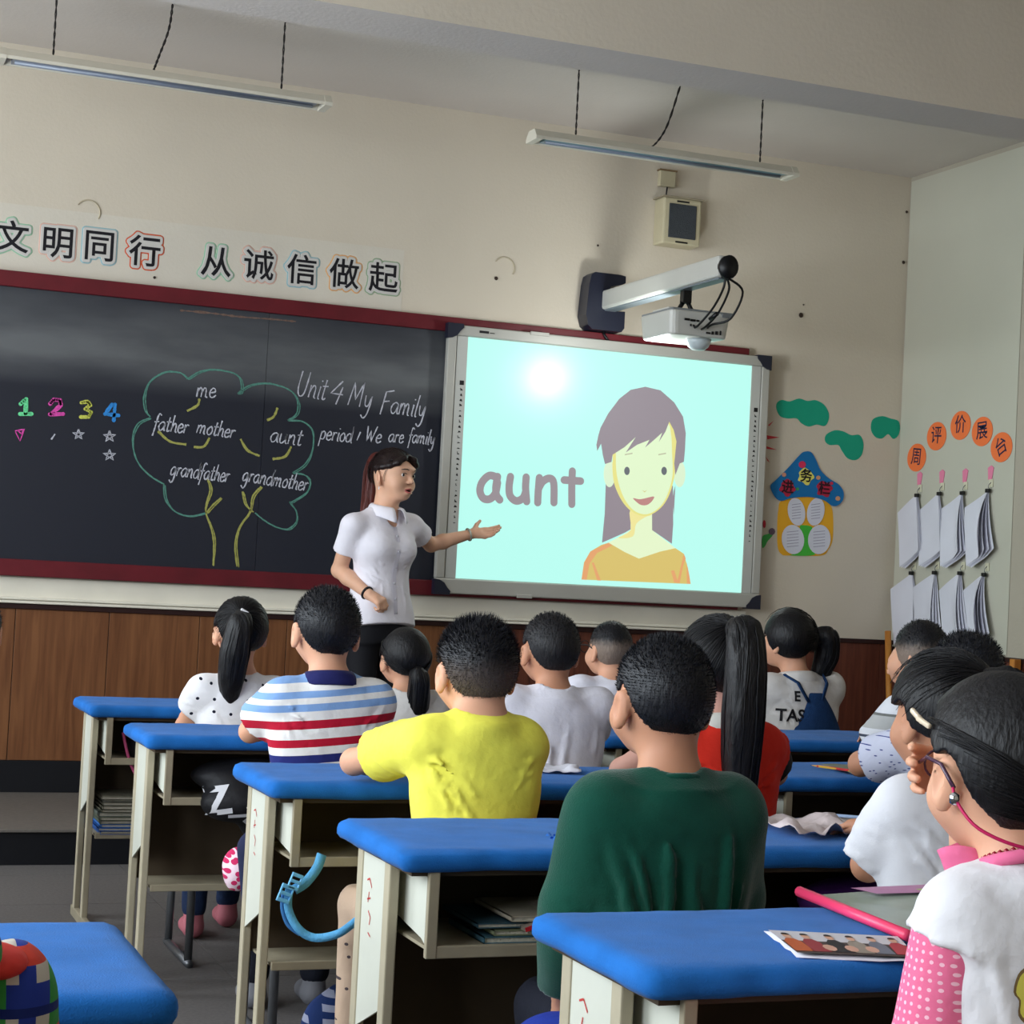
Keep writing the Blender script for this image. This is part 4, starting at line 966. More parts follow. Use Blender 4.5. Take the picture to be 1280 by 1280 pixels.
# ------------------------------------------------------------------ people: shared builders
M_SKIN = mat('light skin', (214, 160, 130), 0.55, 0.03, 300, 0.05, 20, 0.35, sss=0.12)
M_SKIN2 = mat('tanned skin', (190, 136, 106), 0.55, 0.03, 300, 0.05, 20, 0.35, sss=0.12)
M_SKINT = mat('pale warm skin', (226, 176, 146), 0.5, 0.02, 300, 0.04, 20, 0.35, sss=0.10)
def hair_mat(name, col, rough=0.42, scalp=None, z0=0.1, z1=0.5):
    if name in _M: return _M[name]
    m = mat(name, col, rough, 0.35, 160, 0.25, 60, 0.32, stretch=(1, 1, 0.25)); N, L, b = nodes_of(m)
    if scalp:
        tc = N.new('ShaderNodeTexCoord'); sp = N.new('ShaderNodeSeparateXYZ'); L.new(tc.outputs['Generated'], sp.inputs[0])
        nz = N.new('ShaderNodeTexNoise'); nz.inputs['Scale'].default_value = 90; L.new(tc.outputs['Object'], nz.inputs['Vector'])
        ma = N.new('ShaderNodeMath'); ma.operation = 'MULTIPLY_ADD'; ma.inputs[1].default_value = 0.16; L.new(nz.outputs[0], ma.inputs[0]); L.new(sp.outputs[2], ma.inputs[2])
        mr = N.new('ShaderNodeMapRange'); mr.interpolation_type = 'SMOOTHSTEP'; mr.inputs[1].default_value = z0+.08; mr.inputs[2].default_value = z1+.08; L.new(ma.outputs[0], mr.inputs[0])
        mx = N.new('ShaderNodeMix'); mx.data_type = 'RGBA'; mx.inputs[6].default_value = lin(scalp); mx.inputs[7].default_value = lin(col)
        L.new(mr.outputs[0], mx.inputs[0]); L.new(mx.outputs[2], b.inputs['Base Color'])
    return m
M_HAIR = hair_mat('black hair', (13, 12, 15), 0.5)
M_STRAND = mat('black hair strands', (13, 12, 15), 0.45, 0, 0, 0, 0, 0.3)
def axes(yaw=0, nod=0, tilt=0):
    return (Matrix.Rotation(yaw, 3, 'Z') @ Matrix.Rotation(-nod, 3, 'X') @ Matrix.Rotation(tilt, 3, 'Y'))
class Head:
    """head frame: +Y is where the face points, origin in the middle of the skull"""
    def __init__(s, c, R, k=1.0): s.c = Vector(c); s.R = R; s.k = k; s.M = [R.col[i] for i in range(3)]
    def p(s, x, y, z): return s.c+s.R @ (Vector((x, y, z))*s.k)
    def r(s, *v): return [q*s.k for q in v]
def head_solid(S, H, neck_base, neck_r=0.045, adult=False, mouth_open=False, cheek=1.0):
    k = H.k; e = lambda c, r, kk=.015, sub=False, M=None: S.ell(H.p(*c), H.r(*r), kk*k, M or H.M, sub)
    e((0, -.006, .014), (.073, .090, .084)); e((0, .022, -.028), (.060*cheek, .064, .062), .02)
    e((0, .050, -.072 if adult else -.066), (.034, .034, .026), .03)
    for s in (-1, 1): e((s*.035, .052, -.035), (.028, .028, .028), .02)
    S.cap(H.p(0, -.02, -.05), neck_base, neck_r*k*.97, neck_r*k*1.12, .03*k)
    if adult: e((0, .066, .024), (.040, .016, .014), .03)
    ny_ = .100 if adult else .094; S.cap(H.p(0, .080, .008), H.p(0, ny_, -.022), .0055*k, .0085*k, .012*k)
    for s in (-1, 1):
        e((s*.010, ny_-.009, -.026), (.007, .008, .006), .006)
        S.ell(H.p(s*.031, .090, .004), H.r(.015, .008, .008), .008*k, H.M, True)
        A = H.R @ Matrix.Rotation(s*.35, 3, 'Z') @ Matrix.Rotation(-.15, 3, 'X')
        M = [A.col[i] for i in range(3)]
        S.ell(H.p(s*.079, -.008, -.016), H.r(.009, .020, .031), .007*k, M)
        S.ell(H.p(s*.088, -.002, -.014), H.r(.006, .011, .019), .004*k, M, True)
        S.ell(H.p(s*.078, .0, -.042), H.r(.007, .009, .009), .006*k, M)
    if mouth_open:
        e((0, .088, -.051), (.021, .009, .006), .006); e((0, .086, -.067), (.018, .010, .006), .006)
        S.ell(H.p(0, .092, -.058), H.r(.016, .016, .0065), .004*k, H.M, True)
    else:
        e((0, .085, -.052), (.021, .010, .005), .006); e((0, .084, -.060), (.018, .010, .005), .006)
def face_parts(root, H, brow=M_HAIR, lips=True, glasses=False):
    ew = mat('eye white', (226, 222, 216), 0.2, 0, 0, 0, 0, .5); ei = mat('dark iris', (30, 18, 14), 0.15, 0, 0, 0, 0, .6)
    for s in (-1, 1):
        mb = MB().lathe([(math.sin(a)*.0084, -math.cos(a)*.0084) for a in np.linspace(0.05, PI-.05, 9)], (0, 0, 0), 14); mb.move(Matrix.Translation(H.p(s*.031, .0760, .002)) @ Matrix.Scale(H.k, 4))
        o = mb.build('eye', ew, root, True)
        mb = MB().lathe([(math.sin(a)*.0060, -math.cos(a)*.0060) for a in np.linspace(0.05, PI-.05, 7)], (0, 0, 0), 12); mb.move(Matrix.Translation(H.p(s*.031+.0015, .0793, .002)) @ Matrix.Scale(H.k, 4)); mb.build('iris', ei, o, True)
        MB().tube([H.p(s*(.020+.0045*i), .0868-.0009*i*i*.9, .0065+.0028*math.sin(PI*(i+.6)/5.2)) for i in range(6)], .0014*H.k, 5).build('eyelid', brow, root, True)
        P = [H.p(s*(.016+.009*i), .0945-.0022*i*i*.9, .021+(.004 if i in (1, 2) else .001)) for i in range(4)]
        MB().tube(P, [.0016*H.k, .0026*H.k, .0024*H.k, .001*H.k], 6).build('eyebrow', brow, root, True)
def keep_hair(pts, side=.0):
    ys = np.array([p[0] for p in pts]); zs = np.array([p[1] for p in pts])
    def f(a, b, e): return np.interp(b, ys, zs)-e+0*a
    return f
LINE_BOY = [(-.12, -.098), (-.06, -.085), (-.035, -.035), (-.02, -.002), (.0, .012), (.012, -.004), (.028, .0), (.04, .03), (.075, .058), (.12, .075)]
LINE_GIRL = [(-.12, -.085), (-.06, -.075), (-.035, -.035), (-.02, -.005), (.0, .010), (.02, -.002), (.035, .01), (.05, .045), (.085, .062), (.12, .075)]
def hair_shell(root, H, line, th=.010, m=M_HAIR, h=.005, wr=.001, spikes=0, slen=.010, top=1.0, seed=1, extra=None, name='hair'):
    k = H.k; lim = .125*k
    S = SDF([v-lim-.02 for v in H.c], [v+lim+.02 for v in H.c], h); kf = keep_hair([(a*k, b*k) for a, b in line])
    S.ell(H.p(0, -.008, .014), H.r(.073+th, .090+th, .084+th*top), 0, H.M, False, kf)
    if extra: extra(S)
    S.wrinkle(wr, 90, seed)
    V, Q = S.polys(); nv = len(V)
    if spikes:
        r = np.random.RandomState(seed); c = np.array(H.c)
        i = r.randint(0, nv, spikes); P = V[i]; N_ = P-c; N_ /= np.linalg.norm(N_, axis=1)[:, None]
        zz = (P-c) @ np.array(H.M[2]); ln = slen*(0.45+0.75*np.clip(zz/(.09*k), 0, 1))*r.uniform(.6, 1.2, spikes)
        D = N_*1.0+np.array(H.M[2])*(-0.5*(zz < 0)+.25)[:, None]+r.uniform(-.35, .35, (spikes, 3)); D /= np.linalg.norm(D, axis=1)[:, None]
        T = np.cross(D, r.uniform(-1, 1, (spikes, 3))); T /= np.linalg.norm(T, axis=1)[:, None]
        a = P-N_*.002+T*.0011; b = P-N_*.002-T*.0011; t1 = P+D*ln[:, None]; t2 = t1+T*.0002
        SV = np.stack((a, b, t1, t2), 1).reshape(-1, 3); SQ = nv+np.arange(spikes*4).reshape(-1, 4)[:, [0, 1, 2, 3]]
        V = np.concatenate((V, SV)); Q = np.concatenate((Q, SQ))
    return np_mesh(name, V, Q, m, root)
def strands(root, H, tie, n=160, seed=1, th=.013, rad=.0011, z_lo=-.055, name='hair_strands', m=None, front=.062, head_r=(.073, .090, .084), lift=.25, neat=False):
    """combed strands over the skull, from the hairline to the tie point (head frame)"""
    r = random.Random(seed); mb = MB(); R3 = Vector([q+th for q in head_r]); T = Vector(tie); Tn = Vector((T.x/R3.x, (T.y+.008)/R3.y, (T.z-.014)/R3.z)).normalized()
    for i in range(n):
        a = 2*PI*(i+r.random())/n; 
        y = math.cos(a); x = math.sin(a); z = np.interp(y, [-1, -.55, -.3, .2, .6, 1], [z_lo, -.052, .026, .042, .062, front]) if neat else np.interp(y, [-1, -.3, 0, .35, .6, 1], [z_lo, -.03, -.005, .008, .045, front])
        if neat and y > .6: continue
        s = Vector((x, y, (z-.014)/R3.z*1.1)); s.normalize(); ang = s.angle(Tn); P = []
        if ang < .15: continue
        e0 = r.uniform(0, .35)
        for j in range(10):
            t = e0+(1-e0)*j/9; q = (s*math.sin((1-t)*ang)+Tn*math.sin(t*ang))/math.sin(ang); q.z += lift*math.sin(PI*t)*max(0, min(1, y+.6)); q.normalize(); q += Vector((r.uniform(-.01, .01),)*3)
            l = 1+.012*math.sin(j+i); P.append(H.p(q.x*R3.x*l, q.y*R3.y*l-.008, q.z*R3.z*l+.014))
        mb.tube(P, [rad*(.35+.65*min(1, j/3)) for j in range(10)], 4, False)
    return mb.build(name, m or M_STRAND, root, True, False)
def tail(root, P, R, seed=1, m=None, flat=1.0, n=70, rad=.0015, ragged=.03, name='ponytail', ms=None, h=.005):
    """gathered lock of hair: a grooved core plus loose strands along it"""
    m = m or M_HAIR; lo = [min(p[i] for p in P)-max(R)-.02 for i in range(3)]; hi = [max(p[i] for p in P)+max(R)+.02 for i in range(3)]
    Pc = [Vector(p) for p in catmull(P, n=5)]; Rc = list(np.interp(np.linspace(0, len(P)-1, len(Pc)), range(len(P)), R))
    S = SDF(lo, hi, h); S.chain(Pc, Rc, .01); S.wrinkle(.0042, 170, seed, (1, 1, .07)); o = S.mesh(name, m, root)
    r = random.Random(seed); mb = MB()
    for i in range(n):
        a = r.uniform(0, 2*PI); rr_ = r.uniform(.85, 1.14); Q = []; s0 = r.randint(0, max(1, len(Pc)//4)); e = r.uniform(-.3, 1)*ragged
        for j in range(s0, len(Pc)):
            a += r.uniform(-.05, .05); d = (Pc[min(j+1, len(Pc)-1)]-Pc[max(j-1, 0)]).normalized(); u = d.orthogonal().normalized() if abs(d.x) > .9 else d.cross(Vector((0, 1, 0))).normalized(); v = d.cross(u)
            Q.append(Pc[j]+(u*math.cos(a)+v*math.sin(a))*Rc[j]*rr_+(d*e if j == len(Pc)-1 else Vector()))
        if len(Q) > 2: mb.tube(Q, [rad]*(len(Q)-1)+[rad*.2], 4, False)
    s = mb.build('strands', ms or M_STRAND, o, True, False); return o
def band(root, c, d, r, t, m, name='hair_tie'):
    d = Vector(d).normalized(); u = d.orthogonal().normalized(); v = d.cross(u); c = Vector(c)
    P = [c+(u*math.cos(a)+v*math.sin(a))*r for a in np.linspace(0, 2*PI, 17)]; return MB().tube(P, t, 8, False).build(name, m, root, True)
def hand(S, w, d, n, k=1.0, side=1, curl=(.25, .3, .35, .4), spread=.10, thumb=None, kk=.006):
    """palm, four bent fingers and a thumb; w wrist, d pointing direction, n back-of-hand normal, side = thumb side sign"""
    w = Vector(w); d = Vector(d).normalized(); n = Vector(n); n = (n-d*n.dot(d)).normalized(); t = d.cross(n).normalized()*side
    L = lambda a, b, c: w+d*(a*k)+t*(b*k)+n*(c*k)
    S.cap(L(.0, 0, 0), L(.035, .0, 0), .019*k, .020*k, .015*k); S.cap(L(.03, .016, 0), L(.066, .020, 0), .015*k, .0115*k, .012*k); S.cap(L(.03, -.012, 0), L(.062, -.020, 0), .014*k, .0105*k, .012*k); S.cap(L(.06, .02, .001), L(.058, -.02, .001), .0105*k, .010*k, .01*k)
    for i, (b, l, r) in enumerate(((.024, .068, .0082), (.008, .076, .0085), (-.008, .070, .0082), (-.023, .055, .0072))):
        c = curl[i] if isinstance(curl, (list, tuple)) else curl; a = 0; p = L(.064, b, 0); sp = spread*(1.5-i)
        for q, f in enumerate((.44, .31, .25)):
            a += c*(1.0 if q == 0 else 1.15); dr = (d*math.cos(a)-n*math.sin(a)+t*sp*math.cos(a)*.6).normalized(); p2 = p+dr*(l*f*k)
            S.cap(p, p2, (r-.0006*q)*k, (r-.0006*(q+1))*k, kk*k if q == 0 else .002); p = p2
    if thumb is None: thumb = (.9, .55, -.25)
    p = L(.012, .022, -.002); dr = (d*thumb[0]+t*thumb[1]+n*thumb[2]).normalized(); p2 = p+dr*(.032*k); S.cap(p, p2, .0125*k, .0105*k, .012*k)
    dr2 = (d*(thumb[0]+.25)+t*(thumb[1]-.15)+n*(thumb[2]-.05)).normalized(); p3 = p2+dr2*(.026*k); S.cap(p2, p3, .0095*k, .0072*k, .003)
def arm(S, sh, el, wr, r=(.036, .031, .021), k=.015):
    sh, el, wr = Vector(sh), Vector(el), Vector(wr); m = el.lerp(wr, .3)
    S.cap(sh, el, r[0], r[1], k); S.cap(el, m, r[1], r[1]*1.03, k); S.cap(m, wr, r[1]*1.03, r[2], k)
def lam_clip(sh, el, f, flat=0.0):
    """plane that ends a sleeve at fraction f of the upper arm"""
    sh, el = Vector(sh), Vector(el); return (sh.lerp(el, f), (el-sh))
def stripes_node(m):
    N, L, b = nodes_of(m); tc = N.new('ShaderNodeTexCoord'); sp = N.new('ShaderNodeSeparateXYZ'); L.new(tc.outputs['Object'], sp.inputs[0]); return N, L, b, sp
def fmath(N, L, op, a, b_=None, c=None):
    n = N.new('ShaderNodeMath'); n.operation = op
    for i, v in enumerate((a, b_, c)):
        if v is None: continue
        if isinstance(v, (int, float)): n.inputs[i].default_value = v
        else: L.new(v, n.inputs[i])
    return n.outputs[0]
def mixc(N, L, f, a, c):
    n = N.new('ShaderNodeMix'); n.data_type = 'RGBA'
    if isinstance(f, (int, float)): n.inputs[0].default_value = f
    else: L.new(f, n.inputs[0])
    for i, v in ((6, a), (7, c)):
        if isinstance(v, tuple): n.inputs[i].default_value = lin(v)
        else: L.new(v, n.inputs[i])
    return n.outputs[2]
def cloth(name, col, rough=0.85, bump=.35): return mat(name, col, rough, bump, 32, 0.04, 14, 0.15, sheen=0.05)
M_SHOE = mat('grey trainers', (120, 120, 126), 0.6, 0.05, 40)
M_JEANS = mat('dark denim', (40, 54, 84), 0.85, 0.3, 300, 0.2, 50, 0.15)
M_TROU = mat('dark school trousers', (30, 32, 42), 0.85, 0.15, 200, 0.1, 30, 0.15)

def pupil(label, x, y, top, sw=.140, rz=0.0, hs=1.05, head=(0, .03), yaw=0, nod=0, tilt=0, lean=0.0, skin=M_SKIN, shirt=None, shirt_name='shirt', fit=.012, rx=.135, ry=.085,
          shz=None, armsL=None, armsR=None, sleeve=.6, puff=0, bottoms=M_TROU, shoe=M_SHOE, neckline=.02, long_sleeve=False, fine=.006, seed=1, wr=.0025, wfreq=38, handL=None, handR=None, legs=None, collar=None, glasses=None, neck_r=.044, hem=.44, hh=None, shorts=False, armr=1.0, camp=.0045, ncr=22, cstyle='rad'):
    t = thing('person', label, 'person', (x, y, 0), rz, 'pupils sitting at the desks')
    shz = shz if shz is not None else top-.265
    H = Head((head[0], head[1], top-.108*hs), axes(yaw, nod, tilt), hs)
    zs = shz; ny = lean-.012
    aL = armsL or [(-sw, lean, zs), (-sw-.045, lean+.17, .79), (-.06, lean+.34, .775)]
    aR = armsR or [(sw, lean, zs), (sw+.045, lean+.17, .79), (.06, lean+.34, .775)]
    nb = (head[0]*.5, ny, zs+.012)
    def torso(S, g, top_z, k=.03):
        S.loft([(hem if g > 0 else .44, 0, -.01, rx*.97+g, ry+.012+g), (.55, 0, -.012+lean*.3, rx*.93+g, ry+g), (.68, 0, lean*.6-.008, rx*.97+g, ry*.98+g), (zs-.07, 0, lean-.005, rx+.008+g, ry*.95+g), (zs-.015, 0, lean-.01, rx*.95+g, ry*.80+g), (zs+.02, 0, ny, rx*.55+g, ry*.62+g)], k)
        S.cap((-sw*.82, lean-.005, zs-.014), (sw*.82, lean-.005, zs-.014), .036+g, None, .03)
        for s in (-1, 1): S.cap((s*sw*.75, lean-.005, zs-.01), (s*.025, ny, zs+.032), .026+g*.8, .030+g*.6, .03)
    # body: head, neck, trunk, arms and hands as one surface
    lo = [-.36, -.20, .40]; hi = [.36, .52, top+.02]
    xs = [p[0] for p in aL+aR]; lo[0] = min(xs)-.09; hi[0] = max(xs)+.09; hi[1] = max(max(p[1] for p in aL+aR)+.14, .2); lo[2] = min(.40, min(p[2] for p in aL+aR)-.12)
    S = SDF(lo, hi, fine); head_solid(S, H, nb, neck_r); torso(S, -.006, zs)
    for a, hd, s in ((aL, handL, -1), (aR, handR, 1)):
        arm(S, *a, r=(.034*armr, .029*armr, .020*armr)); dd = Vector(a[2])-Vector(a[1])
        q = dict(d=dd, n=(0, 0, 1), k=.82, side=-s, curl=.3); q.update(hd or {}); hand(S, a[2], q.pop('d'), q.pop('n'), **q)
    S.mesh('body', skin, t)
    # shirt
    S = SDF((lo[0], -.20, hem-.02), (hi[0], hi[1], zs+.10), fine)
    torso(S, fit*.7, zs)
    for a in (aL, aR):
        sh, el, wq = Vector(a[0]), Vector(a[1]), Vector(a[2]); r0 = .034*armr+fit+.006
        if long_sleeve:
            S.cap(sh, el, r0+.004, r0+.001, .03); S.cap(el, el.lerp(wq, .92), r0+.002, .026+fit, .015, (el.lerp(wq, .90), wq-el))
        elif puff:
            f = sleeve; S.cap(sh, sh.lerp(el, f), r0, r0, .03, lam_clip(sh, el, f)); S.ell(sh.lerp(el, f*.55), (.034+puff, .034+puff, .04+puff*.8), .02)
            S.cap(sh.lerp(el, f-.12), sh.lerp(el, f+.02), r0*.94, None, .01, lam_clip(sh, el, f+.02))
        else:
            f = sleeve; S.cap(sh, sh.lerp(el, f), r0+.002, r0+.010, .03, lam_clip(sh, el, f))
    S.cut((0, ny, zs+.036+neckline), (0, .35, 1)) if neckline is not None else None
    if neckline is not None: S.ell(Vector(nb)+Vector((0, .0, .002)), (neck_r*hs+.022, neck_r*hs+.022, .034+neckline*.2), .022)
    S.ell(Vector(nb)+Vector((0, .006, .066)), (neck_r*hs+.010, neck_r*hs+.016, .050), .004, None, True)
    S.wrinkle(wr, wfreq, seed, (1, 1, .55)); 
    S.creases(seed+50, ncr, rx+fit*.7, ry+fit*.7-.002, max(hem, .55), zs-.03, sw, zs, camp, cstyle, -.011+lean*.6)
    for a in (aL, aR):
        r_ = random.Random(seed+int(a[0][0]*100)); sh, el = Vector(a[0]), Vector(a[1]); ax = (el-sh).normalized(); u_ = ax.orthogonal().normalized(); v_ = ax.cross(u_)
        for q in range(7):
            t_ = r_.uniform(.05, 1.0 if long_sleeve else sleeve*.9); an = r_.uniform(0, 6.3); rr1 = .034*armr+fit+.010; c_ = sh.lerp(el, t_)
            P_ = [c_+(u_*math.cos(an+k*.5)+v_*math.sin(an+k*.5))*rr1+ax*(.012*k) for k in range(3)]
            for k in range(2): S.crease(P_[k], P_[k+1], camp*.9, .007)

    sh_o = S.mesh(shirt_name, shirt, t)
    if collar:
        cb = Vector(nb)+Vector((0, .006, .012)); V = []; F = []; n = 32
        rr0 = neck_r*hs+.006
        prof = ((0, .004), (.002, .026), (.010, .030), (.020, .018), (.032, -.004), (.030, -.008), (.012, .006))
        for i in range(n):
            a = 2*PI*i/n-PI/2
            for (dr, dz) in prof: V.append(cb+Vector(((rr0+dr)*math.cos(a), (rr0+dr*.8)*math.sin(a), dz-.010*math.sin(a)))); 
        q = len(prof)
        for i in range(n):
            for j in range(q-1): F.append((i*q+j, ((i+1) % n)*q+j, ((i+1) % n)*q+j+1, i*q+j+1))
        mesh('collar', V, F, collar, t, True)
    # legs in trousers, and shoes
    S = SDF((-.26, -.18, .03), (.26, .60, .52), .009)
    LG = legs or [[(-.075, 0, .455), (-.085, .27, .47), (-.085, .29, .10)], [(.075, 0, .455), (.085, .27, .47), (.085, .29, .10)]]
    S.ell((0, -.01, .465), (rx*.95, ry+.02, .065), .03)
    for hp, kn, an in LG: S.cap(hp, kn, .064, .050, .02); S.cap(kn, an, .050, .040, .015)
    S.wrinkle(.002, 45, seed+3); S.mesh('trousers', bottoms, t)
    for hp, kn, an in LG:
        S = SDF((an[0]-.06, an[1]-.07, -.005), (an[0]+.06, an[1]+.18, .13), .007)
        S.cap((an[0], an[1], .035), (an[0], an[1]+.10, .028), .033, .028, .02); S.cap((an[0], an[1], .04), (an[0], an[1], .09), .034, .032, .015); S.cut((0, 0, .002), (0, 0, -1)); S.mesh('shoe', shoe, t)

    return t, H, sh_o, (aL, aR, nb, zs)
def stick_text(body, size, root, target, c, dirv, up, m, name='print', offset=.001, spread=None):
    """lettering laid on the surface of a garment (local space of the person)"""
    from mathutils.bvhtree import BVHTree
    tm = target.data; bv = BVHTree.FromPolygons([v.co for v in tm.vertices], [p.vertices for p in tm.polygons])
    me = text_mesh(body, size, offset); bm = bmesh.new(); bm.from_mesh(me); bmesh.ops.subdivide_edges(bm, edges=bm.edges[:], cuts=1); bmesh.ops.triangulate(bm, faces=bm.faces[:]); bm.to_mesh(me); bm.free()
    d = Vector(dirv).normalized(); up = Vector(up); up = (up-d*up.dot(d)).normalized(); rt = d.cross(up)
    for v in me.vertices:
        o = Vector(c)+rt*v.co.x+up*v.co.y-d*.3; h = bv.ray_cast(o, d)
        v.co = (h[0]-d*.0035) if h[0] is not None else (Vector(c)+rt*v.co.x+up*v.co.y)
    return link_mesh(name, me, m, target)
def patch(pts, target, c, dirv, up, m, name, lift=.0025, parent=None):
    from mathutils.bvhtree import BVHTree
    tm = target.data; bv = BVHTree.FromPolygons([v.co for v in tm.vertices], [p.vertices for p in tm.polygons])
    d = Vector(dirv).normalized(); up = Vector(up); up = (up-d*up.dot(d)).normalized(); rt = d.cross(up)
    bm = bmesh.new(); vs = [bm.verts.new((a, b, 0)) for a, b in pts]; bm.faces.new(vs); bmesh.ops.triangulate(bm, faces=bm.faces[:])
    for _ in range(3): bmesh.ops.subdivide_edges(bm, edges=bm.edges[:], cuts=1); bmesh.ops.triangulate(bm, faces=bm.faces[:])
    for v in bm.verts:
        o = Vector(c)+rt*v.co.x+up*v.co.y; h = bv.ray_cast(o-d*.3, d); v.co = (h[0]-d*lift) if h[0] is not None else o
    me = bpy.data.meshes.new(name); bm.to_mesh(me); bm.free(); return link_mesh(name, me, m, parent or target, True)
# ------------------------------------------------------------------ the teacher on the platform
PHT = math.radians(-139.5)
TR = thing('person', 'young teacher in white short-sleeved blouse gesturing with open hand at the whiteboard', 'person', (2.53-.055*math.cos(math.radians(21.34)), 7.9+.055*math.sin(math.radians(21.34)), PLAT_H), math.radians(-21.34)+PHT)
def B(u, v, z):   # (right in view, away from view, height) -> body frame
    u += .055; c, s = math.cos(-PHT), math.sin(-PHT); return Vector((u*c-v*s, u*s+v*c, z))
def Bd(u, v, z): c, s = math.cos(-PHT), math.sin(-PHT); return Vector((u*c-v*s, u*s+v*c, z))
hc = B(-.024, -.01, 1.512); HT = Head(hc, axes(math.radians(-127)-PHT, .02, -.03), 1.13)
ARr = [B(-.185, -.105, 1.275), B(-.242, -.02, 1.075), B(-.092, -.15, .975)]
ARl = [B(.060, .10, 1.290), B(.150, .27, 1.215), B(.335, .36, 1.278)]
nb = B(-.052, .0, 1.335)
M_SKT = M_SKINT
S = SDF((-.55, -.30, .70), (.30, .40, 1.66), .0048)
ext = [ARr[0], ARr[1], ARr[2], ARl[0], ARl[1], ARl[2], B(.55, .42, 1.33), B(.05, -.24, .90), Vector((-.16, -.14, .75)), Vector((.16, .14, 1.66))]
lo = [min(p[i] for p in ext)-.07 for i in range(3)]; hi = [max(p[i] for p in ext)+.07 for i in range(3)]
S = SDF(lo, hi, .0048); head_solid(S, HT, nb, .047, adult=True, mouth_open=True, cheek=.93)
TS_ = [(.80, 0, .0, .155, .105), (.95, 0, 0, .145, .098), (1.08, 0, .0, .118, .085), (1.17, 0, .012, .138, .100), (1.25, 0, .0, .138, .088), (1.31, 0, -.01, .115, .068), (1.345, 0, -.012, .06, .05)]
S.loft([(a, b_, c_, d_-.006, e_-.006) for a, b_, c_, d_, e_ in TS_], .03)
arm(S, *ARr, r=(.040, .034, .023)); arm(S, *ARl, r=(.038, .033, .022))
hand(S, ARr[2], Bd(.82, -.28, -.42), Bd(.25, -.55, .80), 1.0, -1, (.75, .85, .95, 1.05), thumb=(.85, .3, -.45))
hand(S, ARl[2], Bd(1, .05, .10), Bd(.05, .75, -.62), 1.0, 1, (.10, .16, .22, .30), .12, (.45, .95, -.10))
S.mesh('body', M_SKT, TR)
face_parts(TR, HT, mat('dark brown brows', (46, 30, 26), .6))
lipm = mat('rose lips', (188, 100, 94), .4, 0, 0, 0, 0, .5)
for zc, rr_, w_ in ((-.0508, .0034, .0200), (-.0665, .0040, .017)):
    P = [HT.p(w_*math.sin(a), .0935-.010*(abs(math.sin(a))**1.6), zc+.003*math.cos(a)*(1 if zc > -.06 else -1)*(-1 if zc > -.06 else -1)*.0+(-.006*abs(math.sin(a))**2 if zc > -.06 else .0065*abs(math.sin(a))**2)) for a in np.linspace(-PI/2, PI/2, 11)]
    MB().tube(P, [rr_*HT.k*(.35+.65*math.cos((i-5)/5*1.35)) for i in range(11)], 7).build('lip', lipm, TR, True)
mo = MB().lathe([(.001, -.004), (.012, -.003), (.014, 0), (.001, .001)], (0, 0, 0), 12)
mo.move(Matrix.Translation(HT.p(0, .0835, -.0585)) @ HT.R.to_4x4() @ Matrix.Diagonal((1.15, 1, .62, 1)) @ Matrix.Rotation(-PI/2, 4, 'X')).build('mouth_cavity', mat('dark mouth', (70, 22, 24), .6), TR, True)
# blouse
M_BL = mat('white blouse poplin', (236, 232, 240), .75, .35, 30, .03, 14, .2)
S = SDF([lo[0], -.20, .80], [max(.30, hi[0]), max(.20, hi[1]), 1.46], .005); S.lo[2] = .76; S = SDF([lo[0], -.20, .76], [max(.30, hi[0]), max(.20, hi[1]), 1.46], .005)
S.loft([(.780, 0, .01, .172, .126), (.92, 0, .006, .160, .114), (1.00, 0, 0, .142, .104), (1.08, 0, .0, .130, .096)]+[(a, b_, c_, d_+.010, e_+.010) for a, b_, c_, d_, e_ in TS_[3:]], .03)
for s in (-1, 1): S.ell((s*.060, .072, 1.188), (.058, .050, .056), .035)
S.cap(ARr[0], nb+Vector((.0, 0, .01)), .046, .044, .03); S.cap(ARl[0], nb+Vector((0, 0, .01)), .046, .044, .03)
for A_, f in ((ARr, .56), (ARl, .50)): S.cap(A_[0], A_[0].lerp(A_[1], f+.05), .052, .056, .035, lam_clip(A_[0], A_[1], f))
S.cap(nb+Vector((0, .0, -.01)), nb+Vector((0, .03, .20)), .052, .062, .006, None, True); S.cap(nb+Vector((0, .06, -.03)), nb+Vector((0, .10, .08)), .026, .075, .01, None, True)
S.cut((0, .0, .822), (0, .25, -1))
S.wrinkle(.003, 34, 3, (1, 1, .8)); [S.crease(*q) for q in ((Vector((.10, .06, 1.16)), Vector((.055, .105, 1.10)), .006, .007), (Vector((.12, .04, 1.13)), Vector((.07, .10, 1.05)), .006, .008), (Vector((-.10, .06, 1.15)), Vector((-.05, .105, 1.09)), .006, .007), (Vector((.13, .0, 1.10)), Vector((.10, .08, 1.02)), .006, .008), (Vector((.11, .06, 1.06)), Vector((.06, .10, 1.03)), .005, .006), (Vector((.06, .10, 1.04)), Vector((.07, .12, .90)), .006, .009), (Vector((-.05, .10, 1.04)), Vector((-.07, .11, .90)), .006, .009), (Vector((.12, .04, 1.0)), Vector((.14, .06, .88)), .006, .009), (Vector((.15, .02, 1.24)), Vector((.10, .07, 1.22)), .005, .006), (Vector((-.11, .03, 1.0)), Vector((-.13, .06, .88)), .006, .009))]; S.creases(61, 26, .15, .105, .90, 1.2, .13, 1.28, .0045); bl = S.mesh('blouse', M_BL, TR)
